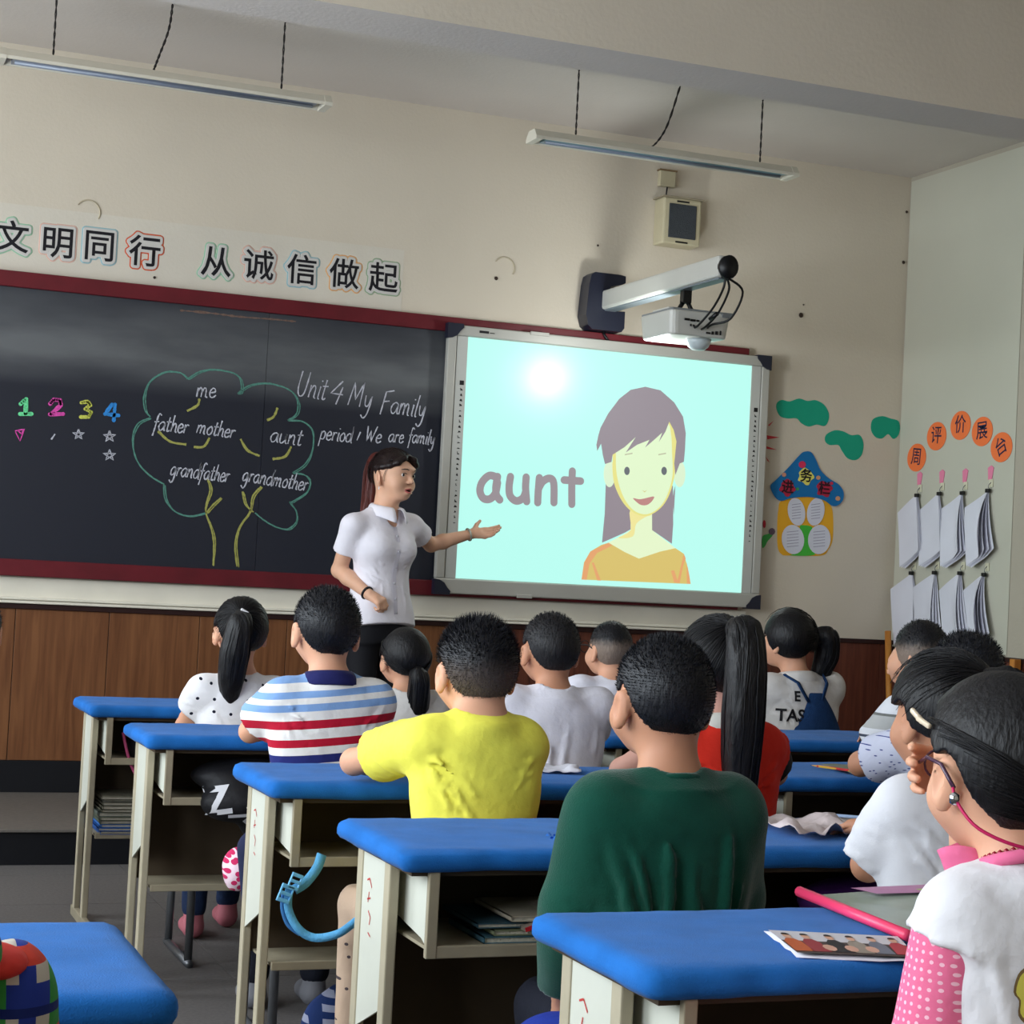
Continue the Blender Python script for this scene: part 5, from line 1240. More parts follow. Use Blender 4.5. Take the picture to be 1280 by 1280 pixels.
for s in (-1, 1):   # collar leaves
    V = []; F = []; n = 14
    for i in range(n+1):
        a = -PI/2+s*(PI*.90)*i/n; w = .030+.034*(i/n)**2.2
        for j in range(6):
            q = j/5; r_ = .054+.004*math.sin(q*PI)+.030*q; V.append(nb+Vector(((r_)*math.cos(a)*1.0, r_*math.sin(a)*1.12+.012+.028*(i/n)**2*q, .046-.014*(i/n)-(w*q*q)*(1.05) + .006*math.sin(q*PI)-.010*math.sin(a)*.5)))
    for i in range(n):
        for j in range(5): q = i*6+j; F.append((q, q+6, q+7, q+1))
    o = mesh('collar', V, F, M_BL, TR, True); md = o.modifiers.new('thick', 'SOLIDIFY'); md.thickness = .003
from mathutils.bvhtree import BVHTree
pl_ = [(-.010, .20), (.010, .20), (.010, -.24), (-.010, -.24)]
patch([(a, b_) for a, b_ in pl_], bl, (0, .30, 1.08), (0, -1, 0), (0, 0, 1), mat('blouse placket', (214, 210, 222), .75), 'placket', .0025)
bv = BVHTree.FromPolygons([v.co for v in bl.data.vertices], [p.vertices for p in bl.data.polygons])
for z in (1.24, 1.17, 1.10, 1.03, .96, .90):
    h_ = bv.ray_cast(Vector((0, .4, z)), Vector((0, -1, 0)))
    if h_[0] is not None: MB().lathe([(.001, 0), (.005, 0), (.005, .002), (.001, .003)], (0, 0, 0), 9).move(Matrix.Translation(h_[0]+Vector((0, .003, 0))) @ Matrix.Rotation(-PI/2, 4, 'X')).build('button', mat('pearl button', (200, 198, 206), .3), TR, True)
# trousers and shoes
S = SDF((-.20, -.20, .03), (.20, .22, 1.02), .008)
S.loft([(.76, 0, -.005, .155, .105), (.88, 0, 0, .148, .100), (.98, 0, 0, .136, .096)], .03); 
for s in (-1, 1): S.cap((s*.078, -.005, .78), (s*.085, .015, .46), .078, .056, .03); S.cap((s*.085, .015, .46), (s*.085, -.01, .07), .056, .042, .02)
S.mesh('trousers', mat('black trousers', (16, 16, 22), .8, .1, 200), TR)
for s in (-1, 1):
    S = SDF((s*.085-.06, -.09, -.005), (s*.085+.06, .20, .12), .006); S.cap((s*.085, -.02, .035), (s*.085, .12, .022), .032, .024, .02); S.cut((0, 0, .002), (0, 0, -1)); S.mesh('shoe', M_BLACK, TR)
# hair: dark cap swept back, auburn ponytail, clip
M_AUB = hair_mat('dark brown hair', (34, 22, 22), .42); M_TAIL = hair_mat('auburn hair', (84, 34, 28), .42); M_TSTR = mat('auburn strands', (92, 40, 32), .4)
hair_shell(TR, HT, [(-.12, -.062), (-.06, -.055), (-.035, -.028), (-.02, -.002), (.0, .014), (.015, -.012), (.03, .000), (.045, .018), (.060, .034), (.075, .044), (.12, .050)], .009, M_AUB, h=.0042, seed=41, top=1.06, extra=lambda S: [S.chain([HT.p(s*.004, .070, .082), HT.p(s*.030, .077, .068), HT.p(s*.054, .066, .048), HT.p(s*.071, .038, .034), HT.p(s*.078, .008, .027), HT.p(s*.077, -.03, .026)], [q*HT.k for q in (.006, .010, .011, .011, .010, .008)], .012) for s in (-1, 1)])
strands(TR, HT, (0, -.085, .045), 230, 42, .0135, .0009, m=mat('brown strands', (38, 25, 24), .38), lift=.15)
tie = HT.p(0, -.095, .050); 
tail(TR, [tie, B(-.108, .075, 1.578), B(-.122, .085, 1.52), B(-.128, .08, 1.43), B(-.140, .06, 1.34), B(-.150, .05, 1.28)], [.018, .036, .040, .036, .026, .008], 43, M_TAIL, n=120, ms=M_TSTR, rad=.0012)
band(TR, tie, HT.R @ Vector((0, -1, .5)), .020, .006, M_BLACK)
MB().box(-.012, .012, -.016, .016, -.005, .005, .003).move(Matrix.Translation(HT.p(-.030, -.078, .088)) @ HT.R.to_4x4() @ Matrix.Rotation(.6, 4, 'X')).build('hair_clip', mat('white bow clip', (226, 222, 226), .4), TR)
for i in range(2):   # wisps over the temple
    MB().tube(catmull([HT.p(.058, .060-.004*i, .052), HT.p(.0735, .040-.006*i, .030), HT.p(.0765, .024-.006*i, .0), HT.p(.074, .020-.006*i, -.030)], n=4), .0009, 4, False).build('wisp', M_STRAND, TR, True)
band(TR, ARl[2].lerp(ARl[1], .08), ARl[2]-ARl[1], .0275, .0050, mat('silver jade bangle', (176, 178, 166), .25, 0, 0, 0, 0, .6, metal=.3), 'bangle')
band(TR, ARr[2].lerp(ARr[1], .07), ARr[2]-ARr[1], .0270, .0058, mat('black bead bracelet', (20, 16, 22), .4), 'bracelet')
MB().lathe([(.001, -.010), (.0028, -.005), (.001, .006)], HT.p(.081, .002, -.055), 8).build('earring', mat('pearly clip', (236, 236, 240), .15, 0, 0, 0, 0, .8), TR, True)
# ------------------------------------------------------------------ garment materials with patterns
def mat_polo():
    m = cloth('striped polo jersey', (230, 228, 226)); N, L, b, sp = stripes_node(m)
    z = fmath(N, L, 'MULTIPLY_ADD', sp.outputs[0], -0.10, sp.outputs[2]); mr = N.new('ShaderNodeMapRange'); mr.inputs[1].default_value = .60; mr.inputs[2].default_value = 1.0; L.new(z, mr.inputs[0])
    r = N.new('ShaderNodeValToRGB'); r.color_ramp.interpolation = 'CONSTANT'; W_, LB, RD, NV = (230, 228, 226), (128, 164, 214), (178, 24, 50), (38, 44, 110)
    st = [(.60, NV), (.672, W_), (.69, RD), (.711, W_), (.722, NV), (.744, W_), (.765, RD), (.785, W_), (.812, RD), (.833, W_), (.857, LB), (.876, W_), (.891, LB), (.909, W_), (.931, LB), (.95, W_)]
    e = r.color_ramp.elements
    while len(e) < len(st): e.new(.5)
    for i, (zz, c) in enumerate(st): e[i].position = min(1, (zz-.60)/.40); e[i].color = lin(c)
    L.new(mr.outputs[0], r.inputs[0]); L.new(r.outputs[0], b.inputs['Base Color']); return m
def mat_dots(name, base, dot, scale, rad, rnd=.35, coords='XZ', bump=True):
    m = cloth(name, base); N, L, b, sp = stripes_node(m); cb = N.new('ShaderNodeCombineXYZ'); L.new(sp.outputs[0 if coords[0] == 'X' else 1], cb.inputs[0]); L.new(sp.outputs[2], cb.inputs[1])
    v = N.new('ShaderNodeTexVoronoi'); v.voronoi_dimensions = '2D'; v.inputs['Scale'].default_value = scale; v.inputs['Randomness'].default_value = rnd; L.new(cb.outputs[0], v.inputs['Vector'])
    f = fmath(N, L, 'LESS_THAN', v.outputs['Distance'], rad*scale); L.new(mixc(N, L, f, base, dot), b.inputs['Base Color']); return m
def mat_plaid(name, base, line, f1=9.0, f2=9.0, w=.10, second=None, axis=0):
    m = cloth(name, base); N, L, b, sp = stripes_node(m)
    a = fmath(N, L, 'LESS_THAN', fmath(N, L, 'FRACT', fmath(N, L, 'MULTIPLY', sp.outputs[axis], f1)), w)
    c = fmath(N, L, 'LESS_THAN', fmath(N, L, 'FRACT', fmath(N, L, 'MULTIPLY', sp.outputs[2], f2)), w)
    x = mixc(N, L, fmath(N, L, 'MAXIMUM', a, c), base, line)
    if second:
        d = fmath(N, L, 'LESS_THAN', fmath(N, L, 'FRACT', fmath(N, L, 'MULTIPLY_ADD', sp.outputs[2], f2*.5, .3)), .35); x = mixc(N, L, fmath(N, L, 'MULTIPLY', d, .55), x, second)
    L.new(x, b.inputs['Base Color']); return m
M_POLO = mat_polo(); M_DOT = mat_dots('white dotted cotton', (232, 230, 232), (20, 22, 40), 19, .0048, .55)
M_YEL = cloth('bright yellow jersey', (240, 234, 92)); M_GREEN = mat('bottle green fleece', (17, 70, 56), 0.95, 0.3, 400, 0.08, 30, 0.1, sheen=0.3)
M_WHT = cloth('white cotton', (224, 222, 232)); M_WHT2 = cloth('off white cotton', (216, 212, 208)); M_REDV = cloth('tomato red jersey', (214, 48, 34)); M_DENIM = mat('blue denim pinafore', (34, 62, 104), 0.9, 0.3, 400, 0.15, 60, 0.1)
M_NAVYC = cloth('navy collar cloth', (34, 36, 88)); M_PINKC = cloth('pink ribbed collar', (226, 110, 150))
M_FADE = hair_mat('cropped hair with faded sides', (20, 20, 26), 0.5, (92, 80, 72), .18, .55)
M_FADE2 = hair_mat('shaved sides hair', (22, 22, 26), 0.5, (128, 112, 100), .38, .62)
M_BOYH = hair_mat('short black hair', (20, 21, 27), 0.5)
SC_ROUND = 0
# -- front row, left column: girl with dotted blouse
t, H, so, A = pupil('girl in white blouse with black dots and long straight ponytail, front row left', 1.345, 5.72, 1.115, sw=.112, rx=.112, hs=.98, shirt=M_DOT, shirt_name='blouse', puff=.012, sleeve=.45, yaw=-.1, shz=.83, seed=3, neck_r=.040, bottoms=M_JEANS, shoe=mat('pink sandals', (190, 110, 120), .6),
    armsL=[(-.118, 0, .82), (-.145, .10, .70), (-.07, .27, .765)], armsR=[(.118, 0, .82), (.15, .14, .76), (.06, .30, .765)], legs=[[(-.07, 0, .455), (-.06, .22, .46), (-.05, .25, .10)], [(.07, 0, .455), (.08, .27, .46), (.10, .42, .10)]])
hair_shell(t, H, LINE_GIRL, .014, seed=2); strands(t, H, (-.012, -.085, .05), 150, 4, .016)
tail(t, [H.p(-.012, -.095, .052), H.p(-.02, -.135, .02), H.p(-.03, -.13, -.06), H.p(-.035, -.115, -.14), H.p(-.032, -.10, -.20), H.p(-.035, -.095, -.245)], [.018, .036, .043, .038, .024, .006], 5, n=110)
cl = MB(); cl.box(-.014, .012, -.004, .004, -.004, .004, .002); cl.move(Matrix.Translation(H.p(-.005, -.118, .068)) @ Matrix.Rotation(.5, 4, 'Y')); cl.build('hair_clip', mat('pearly clip', (236, 236, 240), .15, 0, 0, 0, 0, .8), t)
# -- front row: girl with green hair tie
t, H, so, A = pupil('girl in white with a low ponytail held by a mint green tie', 1.895, 5.72, 1.045, sw=.105, rx=.108, hs=.96, shirt=M_WHT2, sleeve=.5, yaw=.1, nod=-.1, shz=.79, seed=4, neck_r=.038)
hair_shell(t, H, LINE_GIRL, .012, seed=5); strands(t, H, (.0, -.09, -.03), 130, 6, .014)
tail(t, [H.p(0, -.098, -.032), H.p(.005, -.125, -.05), H.p(.012, -.115, -.12), H.p(.012, -.10, -.19), H.p(.0, -.09, -.25)], [.014, .03, .034, .028, .012], 8, n=90)
band(t, H.p(0, -.105, -.036), H.R @ Vector((0, 1, .4)), .013, .007, mat('mint green hair tie', (110, 216, 150), .5))
# -- second row: boy in striped polo
t, H, so, A = pupil('boy in red, white and blue striped polo shirt with navy collar', 1.352, 4.72, 1.175, sw=.128, rx=.142, hs=1.07, head=(-.01, .03), shirt=M_POLO, shirt_name='polo_shirt', sleeve=.62, collar=M_NAVYC, seed=7, wr=.002, shz=.895, tilt=.03,
    armsL=[(-.13, 0, .875), (-.170, .15, .775), (-.06, .34, .775)], armsR=[(.128, 0, .875), (.150, .15, .775), (.06, .34, .775)], fine=.0055, fit=.014)
hair_shell(t, H, LINE_BOY, .009, M_BOYH, spikes=5000, slen=.009, seed=8)
for a in (A[0],):
    s_, e_ = Vector(a[0]), Vector(a[1]); band(t, s_.lerp(e_, .62), e_-s_, .0568, .0035, M_NAVYC, 'sleeve_trim')
# -- second row: boy in white tee
t, H, so, A = pupil('boy in a plain white T-shirt with round cropped head, second row', 1.99, 4.72, 1.135, sw=.135, rx=.135, hs=.99, shirt=M_WHT, camp=.007, ncr=24, cstyle='vert', shirt_name='t_shirt', sleeve=.75, skin=M_SKIN2, seed=9, wr=.0035, wfreq=26, shz=.875, yaw=.0, fit=.018, neck_r=.043)
hair_shell(t, H, LINE_BOY, .007, hair_mat('cropped dark hair', (26, 25, 28), .55), spikes=3500, slen=.006, seed=10)
# -- third row: boy in yellow
t, H, so, A = pupil('boy in a bright yellow T-shirt with short spiky hair, third row', 1.395, 3.71, 1.135, sw=.108, rx=.124, hs=1.06, head=(.005, .04), shirt=M_YEL, camp=.0055, ncr=34, shirt_name='t_shirt', sleeve=.58, seed=11, wr=.003, wfreq=30, shz=.888, fine=.005, fit=.014, yaw=.06, neck_r=.049, skin=M_SKIN,
    armsL=[(-.118, 0, .868), (-.165, .350, .785), (-.02, .45, .78)], armsR=[(.106, 0, .860), (.112, .28, .80), (-.045, .44, .815)], handR=dict(d=(-1, -.08, -.05), n=(0, .1, 1), curl=.22, side=1, k=.85),
    bottoms=mat_dots('beige printed trousers', (186, 160, 138), (70, 60, 64), 26, .0035, .9), legs=[[(-.075, 0, .455), (-.155, .27, .475), (-.150, .29, .10)], [(.075, 0, .455), (.085, .27, .47), (.085, .29, .10)]])
hair_shell(t, H, LINE_BOY, .009, M_FADE, spikes=7000, slen=.013, seed=12, h=.0045)
# -- third row: girl in red
t, H, so, A = pupil('girl in a red top with white collar and very long high ponytail', 1.985, 3.72, 1.160, sw=.112, rx=.124, hs=1.02, shirt=M_REDV, camp=.006, ncr=24, shirt_name='red_top', sleeve=.12, seed=13, wr=.003, wfreq=28, shz=.885, fine=.0055, fit=.014, collar=cloth('white collar cloth', (206, 204, 196)),
    armsR=[(.115, 0, .865), (.188, .075, .80), (.165, .16, .91)], handR=dict(d=(-.5, .1, 1), n=(.6, -.6, 0), curl=.5, side=-1), skin=mat('pinkish skin', (200, 150, 134), .6))
hair_shell(t, H, LINE_GIRL, .013, seed=14); strands(t, H, (.0, -.065, .075), 170, 15, .016)
tail(t, [H.p(.0, -.075, .08), H.p(-.002, -.125, .075), H.p(-.006, -.150, .0), H.p(-.008, -.150, -.10), H.p(-.004, -.14, -.19), H.p(.0, -.135, -.265)], [.02, .036, .040, .042, .038, .030], 16, n=150, ragged=.04)
band(t, H.p(.0, -.082, .083), H.R @ Vector((.1, -1, .1)), .018, .005, M_BLACK)
sl = SDF((.05, -.08, .74), (.27, .24, .95), .006); a = A[1]; sh_, el_ = Vector(a[0]), Vector(a[1]); sl.cap(sh_.lerp(el_, .20), sh_.lerp(el_, .75), .053, .053, .01, lam_clip(sh_, el_, .66)); sl.mesh('green_sleeve', mat_plaid('green striped sleeve', (42, 120, 84), (24, 26, 30), 18, .01, .25, axis=1), t)
# -- fourth row: boy in green
t, H, so, A = pupil('boy in a bottle green sweater with his back to us', 1.380, 2.76, 1.146, sw=.118, rx=.135, ry=.090, hs=1.04, head=(.0, .035), shirt=M_GREEN, camp=.009, ncr=26, cstyle='vert', shirt_name='sweater', long_sleeve=True, seed=17, wr=.0065, wfreq=24, shz=.868, fine=.005, fit=.018, yaw=.05, neck_r=.046, skin=M_SKIN2, hem=.46,
    armsL=[(-.118, 0, .845), (-.142, .02, .69), (-.125, .10, .53)], armsR=[(.118, 0, .845), (.148, .04, .70), (.10, .20, .60)], handL=dict(n=(-1, 0, .2), curl=.4), handR=dict(n=(1, 0, .2), curl=.4), neckline=.012)
hair_shell(t, H, LINE_BOY, .005, M_BOYH, spikes=9000, slen=.006, seed=18, h=.0045, top=1.06)
nb = Vector(A[2]); band(t, nb+Vector((0, .006, .018)), (0, .30, 1), .058, .007, M_GREEN, 'neck_rib')
# -- fourth row: girl in white blouse with puffed sleeve
M_PUFF = mat('crisp white blouse cloth', (226, 226, 232), .8, .1, 300, .03, 14, .2)
t, H, so, A = pupil('girl in white blouse with puff sleeves beside the nearest girl in pink', 1.985, 2.83, 1.125, sw=.095, rx=.122, hs=1.05, head=(.0, .035), yaw=.12, nod=.08, shirt=M_PUFF, camp=.007, ncr=30, shirt_name='blouse', puff=.016, sleeve=.86, seed=19, wr=.004, wfreq=30, shz=.865, fine=.0055, skin=M_SKIN2, neck_r=.042,
    armsL=[(-.098, 0, .850), (-.120, .07, .735), (.0, .20, .765)], armsR=[(.11, 0, .86), (.14, .15, .78), (.06, .32, .77)])
hair_shell(t, H, [(-.12, -.045), (-.06, -.045), (-.035, -.03), (-.02, .0), (.0, .012), (.02, -.002), (.035, .0), (.05, .045), (.085, .06), (.12, .075)], .018, seed=20); strands(t, H, (.02, -.085, .055), 200, 21, .021, z_lo=-.05)
tail(t, [H.p(.02, -.09, .06), H.p(.035, -.135, .045), H.p(.04, -.14, -.01), H.p(.03, -.12, -.06)], [.02, .036, .034, .01], 22, n=80)
# -- front row, right column: boy with glasses
t, H, so, A = pupil('boy with glasses and shaved sides in a white shirt, front row', 2.735, 5.95, 1.092, sw=.125, rx=.128, hs=.98, shirt=M_WHT, sleeve=.6, seed=23, shz=.84, yaw=.25, wr=.003)
hair_shell(t, H, LINE_BOY, .005, M_FADE2, spikes=2500, slen=.005, seed=24)
for s in (-1, 1): MB().tube([H.p(s*.083, -.015, -.002), H.p(s*.083, .02, .012), H.p(s*.072, .085, .012)], .0022, 6).build('glasses_temple', M_BLACK, t, True)
for s in (-1, 1): band(t, H.p(s*.033, .104, .004), H.R @ Vector((0, 1, 0)), .021, .0018, M_BLACK, 'glasses_rim')
# -- front row, right column: girl in overalls
t, H, so, A = pupil('girl in white shirt and blue denim pinafore with a side ponytail', 3.50, 5.96, 1.160, sw=.135, rx=.140, hs=1.05, head=(-.04, .03), yaw=.42, shirt=M_WHT2, sleeve=.85, seed=25, shz=.875, wr=.0045, wfreq=28, collar=M_WHT2, rz=.1, fit=.02,
    armsL=[(-.14, 0, .86), (-.19, .10, .74), (-.07, .29, .77)])
hair_shell(t, H, LINE_GIRL, .016, seed=26); strands(t, H, (.045, -.07, .02), 150, 27, .0165)
tail(t, [H.p(.045, -.08, .02), H.p(.085, -.11, .015), H.p(.10, -.105, -.05), H.p(.095, -.085, -.11), H.p(.08, -.07, -.155)], [.02, .038, .040, .030, .010], 28, n=100)
S = SDF((-.20, -.20, .44), (.20, .02, .93), .006)
S.loft([(.44, .02, -.01, .170, .125), (.70, .02, -.01, .150, .116), (.80, .015, -.01, .10, .108), (.86, .01, -.01, .055, .098)], .02); S.cut((0, -.01, 0), (0, 1, 0)); S.mesh('denim_pinafore', M_DENIM, t)
for s in (-1, 1): MB().tube([Vector((s*.03, -.105, .83)), Vector((s*.065, -.085, .895)), Vector((s*.085, -.03, .92))], .016, 8, True, .3).build('pinafore_strap', M_DENIM, t, True)
stick_text('TAS', .062, t, so, (-.108, -.14, .775), (.25, 1, 0), (0, 0, 1), M_INK, 'print', .0015)
stick_text('E', .05, t, so, (-.085, -.14, .845), (.25, 1, 0), (0, .0, 1), M_INK, 'print', .0015)
# -- second row, right column: checked boy
t, H, so, A = pupil('boy with shaved sides in a white and grey checked shirt', 3.350, 4.88, 1.162, sw=.12, rx=.138, hs=1.06, yaw=.5, shirt=mat_plaid('white and grey checks', (220, 222, 228), (70, 76, 92), 14, 14, .11, (140, 140, 128)), shirt_name='checked_shirt', sleeve=.95, seed=29, shz=.885, head=(-.04, .03),
    armsL=[(-.125, 0, .87), (-.145, .10, .765), (-.05, .28, .77)])
hair_shell(t, H, LINE_BOY, .006, M_FADE2, spikes=3000, slen=.006, seed=30)
# -- third row, right column
t, H, so, A = pupil('black-haired boy leaning his elbow out, between checked shirt boy and puff sleeve girl', 2.775, 3.88, 1.148, sw=.14, rx=.138, hs=1.05, yaw=.1, shirt=mat_dots('white shirt with tiny navy print', (208, 212, 232), (60, 70, 140), 70, .0016, .95), sleeve=.75, seed=31, shz=.88, skin=M_SKIN2,
    armsL=[(-.130, 0, .87), (-.175, .22, .790), (-.08, .36, .785)])
hair_shell(t, H, LINE_BOY, .010, M_BOYH, spikes=4000, slen=.009, seed=32)
# -- child at the far left edge of the view
t, H, so, A = pupil('child with dark hair just peeking in at the far left edge', .375, 5.72, 1.10, sw=.12, rx=.125, head=(.148, .03), shirt=cloth('dark green top', (30, 60, 52)), seed=33)
hair_shell(t, H, LINE_BOY, .009, M_BOYH, spikes=1500, seed=34)
# -- fifth row: girl in pink and white (nearest)
def mat_raglan():
    m = cloth('pale grey white jersey', (222, 220, 224)); return m
M_RAG = mat_raglan(); M_PDOT = mat_dots('pink dotted cotton', (232, 112, 150), (246, 190, 206), 96, .0023, .25, 'YZ')
t, H, so, A = pupil('nearest girl in pink and white top with pink glasses cord and red beads', 1.412, 1.84, 1.135, sw=.094, rx=.114, hs=1.05, head=(-.016, .045), yaw=-.07, nod=.10, shirt=M_RAG, camp=.005, ncr=20, cstyle='vert', shirt_name='jersey_top', sleeve=.12, seed=35, shz=.872, fine=.0045, skin=M_SKIN, wr=.0025, wfreq=28, neck_r=.045, fit=.012, hem=.50,
    armsR=[(.100, 0, .850), (.10, .24, .775), (.020, .172, 1.000)], handR=dict(d=(-1, -.02, .12), n=(-.05, 1, .1), curl=(.30, .36, .42, .5), side=-1, k=.92, spread=.14), armsL=[(-.100, 0, .85), (-.115, .02, .67), (-.09, .22, .62)])
hair_shell(t, H, LINE_GIRL, .016, seed=36, h=.0045); strands(t, H, (.05, -.085, -.045), 420, 37, .018, .0011, name='hair_strands', lift=.45, neat=True); strands(t, H, (.05, -.085, -.045), 160, 77, .0215, .0007, name='loose_strands', lift=.45, neat=True)
tail(t, [H.p(.05, -.092, -.05), H.p(.065, -.115, -.09), H.p(.07, -.105, -.17), H.p(.07, -.10, -.25)], [.016, .026, .026, .015], 38, n=90, rad=.0013)
# sleeve of dotted pink below the white yoke
S = SDF((-.24, -.14, .54), (-.03, .28, .93), .0045); sh_, el_ = Vector(A[0][0]), Vector(A[0][1]); wq_ = Vector(A[0][2])
S.cap(sh_.lerp(el_, .02), el_, .0525, .0550, .01, (Vector((-.10, 0, .835)), (.80, .2, 1))); S.cap(el_, el_.lerp(wq_, .5), .0550, .046, .02, (el_.lerp(wq_, .48), wq_-el_)); S.folds(.002, 39, 24); S.mesh('dotted_sleeve', M_PDOT, t)
nb = Vector(A[2])
band(t, nb+Vector((0, .008, .030)), (0, .38, 1), .0625, .0085, M_PINKC, 'neck_rib')
mb = MB(); c = nb+Vector((0, .008, .040)); u = Vector((1, 0, 0)); v = Vector((0, 1, -.38)).normalized()
for i in range(40):
    a = 2*PI*i/40; p = c+(u*math.cos(a)+v*math.sin(a))*.0555; mb.lathe([(.0005, -.0036), (.0030, -.0018), (.0036, 0), (.0030, .0018), (.0005, .0036)], p, 7)
o = mb.build('bead_necklace', mat('dark red beads', (150, 24, 50), .25, 0, 0, 0, 0, .6), t, True); o['kind'] = 'stuff'
# glasses: temple arm over the ear, cord hanging behind the neck
M_TEMP = mat('dark violet glasses frame', (70, 40, 66), .25, 0, 0, 0, 0, .6)
for s in (-1, 1):
    MB().tube([H.p(s*.052, .096, .006), H.p(s*.086, .02, .012), H.p(s*.091, -.02, .004), H.p(s*.090, -.045, -.022)], .0026, 6).build('glasses_temple', M_TEMP, t, True)
    band(t, H.p(s*.030, .094, .004), H.R @ Vector((0, 1, 0)), .017, .0016, M_TEMP, 'glasses_rim')
MB().tube(catmull([H.p(-.091, -.045, -.022), H.p(-.092, -.055, -.038), H.p(-.080, -.080, -.066), H.p(-.04, -.105, -.085), H.p(.02, -.108, -.090), H.p(.08, -.07, -.06), H.p(.091, -.045, -.022)], n=5), .0022, 6).build('glasses_cord', mat('magenta cord', (196, 30, 90), .5), t, True)
MB().lathe([(.001, -.008), (.006, -.005), (.0065, 0), (.006, .005), (.001, .008)], H.p(-.0935, -.052, -.034), 10).build('cord_clasp', mat('chrome clasp', (200, 204, 210), .1, 0, 0, 0, 0, .8, metal=1), t, True)
for (x, y, z, rot) in ((-.068, .048, .060, .5), (-.077, .018, .052, .3)):
    o = MB().box(-.003, .003, -.015, .015, -.0035, .0035, .0025).move(Matrix.Translation(H.p(x*1.17, y*1.1, z)) @ Matrix.Rotation(rot, 4, 'X')).build('hair_clip', mat('glossy pale clip', (214, 196, 170), .2, 0, 0, 0, 0, .7), t)
# open pink collar wing standing off the neck at the left
V = []; F = []; n = 14
for i in range(n+1):
    a = 1.2+3.6*i/n
    for j in range(5):
        r_ = .026+.016*(j/4)**1.5; V.append(nb+Vector((-.034+r_*math.cos(a), .078+r_*.8*math.sin(a), -.012+.050*j/4+.006*math.sin(a*2)*j/4)))
for i in range(n):
    for j in range(4): q = i*5+j; F.append((q, q+5, q+6, q+1))
o = mesh('collar_flap', V, F, M_PINKC, t, True); md = o.modifiers.new('thick', 'SOLIDIFY'); md.thickness = .003
# yellow flower printed on the back
FLP = [(.0, .045), (.018, .060), (.045, .062), (.062, .045), (.060, .020), (.075, .0), (.065, -.025), (.04, -.03), (.03, -.05), (.005, -.055), (-.012, -.04), (-.012, -.015), (-.022, .0), (-.015, .03)]
patch([(a*.66+.0, b*.66) for a, b in catmull(FLP, True, 3)], so, (-.074, -.10, .782), (.55, 1, 0), (0, 0, 1), mat('brown outline print', (120, 96, 60), .8), 'flower_outline', .0025)
patch([(a*.58+.001, b*.58) for a, b in catmull(FLP, True, 3)], so, (-.074, -.10, .782), (.55, 1, 0), (0, 0, 1), mat('yellow flower print', (206, 196, 84), .8), 'flower_print', .0040)
# ------------------------------------------------------------------ chairs under the pupils
c0 = None
CH = [(1.345, 5.72, 'girl in the dotted blouse'), (1.895, 5.72, 'girl with the green hair tie'), (1.352, 4.72, 'boy in the striped polo shirt'), (1.99, 4.72, 'boy in the white T-shirt'), (1.395, 3.71, 'boy in yellow'), (1.985, 3.72, 'girl in the red top'),
      (1.352, 2.76, 'boy in the green sweater'), (1.955, 2.83, 'girl with puff sleeves'), (2.735, 5.95, 'boy with glasses'), (3.50, 5.96, 'girl in the denim pinafore'), (3.30, 4.88, 'checked shirt boy'), (2.775, 3.88, 'boy with his elbow out'), (1.395, 1.84, 'nearest girl'), (.375, 5.72, 'child at the far left edge')]
for i, (x, y, w) in enumerate(CH):
    lab = 'plywood school chair with steel legs under the ' + w
    if c0 is None: c0 = chair(x, y, 0, lab); continue
    r = c0.copy(); COL.objects.link(r); r.location = (x, y, 0); r['label'] = lab
    for ch in c0.children: q = ch.copy(); COL.objects.link(q); q.parent = r
# ------------------------------------------------------------------ things on and in the desks
ZD = DT+.002
def sheet(name, label, cat, corners, z, m, curl=0.0, seed=1, n=14, group=None, fold=None):
    """one sheet of paper from four corner points (x, y), lying at height z with soft waves"""
    A_, B_, C_, D_ = [Vector((a[0], a[1], 0)) for a in corners]; V = []; F = []
    for i in range(n+1):
        for j in range(n+1):
            u, v = i/n, j/n; p = A_.lerp(B_, u).lerp(D_.lerp(C_, u), v)
            h = curl*(abs(noise.noise(Vector((u*3, v*3, seed))))*1.2+.9*max(0, abs(u-.5)*2-.4)**2+.5*max(0, v-.6))
            if fold: h += fold(u, v)
            V.append(p+Vector((0, 0, z+h)))
    c = sum(V, Vector())/len(V); c.z = z
    for i in range(n):
        for j in range(n): a = i*(n+1)+j; F.append((a, a+n+1, a+n+2, a+1))
    o = mesh(name, [v-c for v in V], F, m, None, True); o.location = c; md = o.modifiers.new('thick', 'SOLIDIFY'); md.thickness = .0008; md.offset = 1
    return tag(o, label, cat, group)
M_CRUMP = mat('crumpled pinkish paper', (206, 192, 192), .8, .35, 30, .10, 20, .2)
sheet('crumpled_worksheet', 'crumpled pinkish worksheet curling on the fourth row desk by the puff sleeve girl', 'paper', [(1.86, 3.14), (2.06, 3.20), (2.06, 3.36), (1.86, 3.40)], ZD, M_CRUMP, .035, 4)
sheet('white_booklet', 'white booklet with dark underside on the third row desk between the two boys', 'booklet', [(1.745, 4.25), (1.87, 4.22), (1.90, 4.33), (1.77, 4.37)], ZD, M_PAPER, .018, 8)
def pencil(name, label, a, b, m, r=.0036, grp=None):
    a, b = Vector(a), Vector(b); d = (b-a).normalized(); t = thing(name, label, 'pencil', a, 0, grp)
    L_ = (b-a).length
    MB().tube([Vector(), d*(L_*.86)], r, 6).build('shaft', m, t); MB().tube([d*(L_*.86), d*(L_*.97)], [r, .001], 6).build('point', M_PLY, t, True); MB().tube([d*(L_*.96), d*L_], [.0011, .0003], 6).build('lead', M_BLACK, t); return t
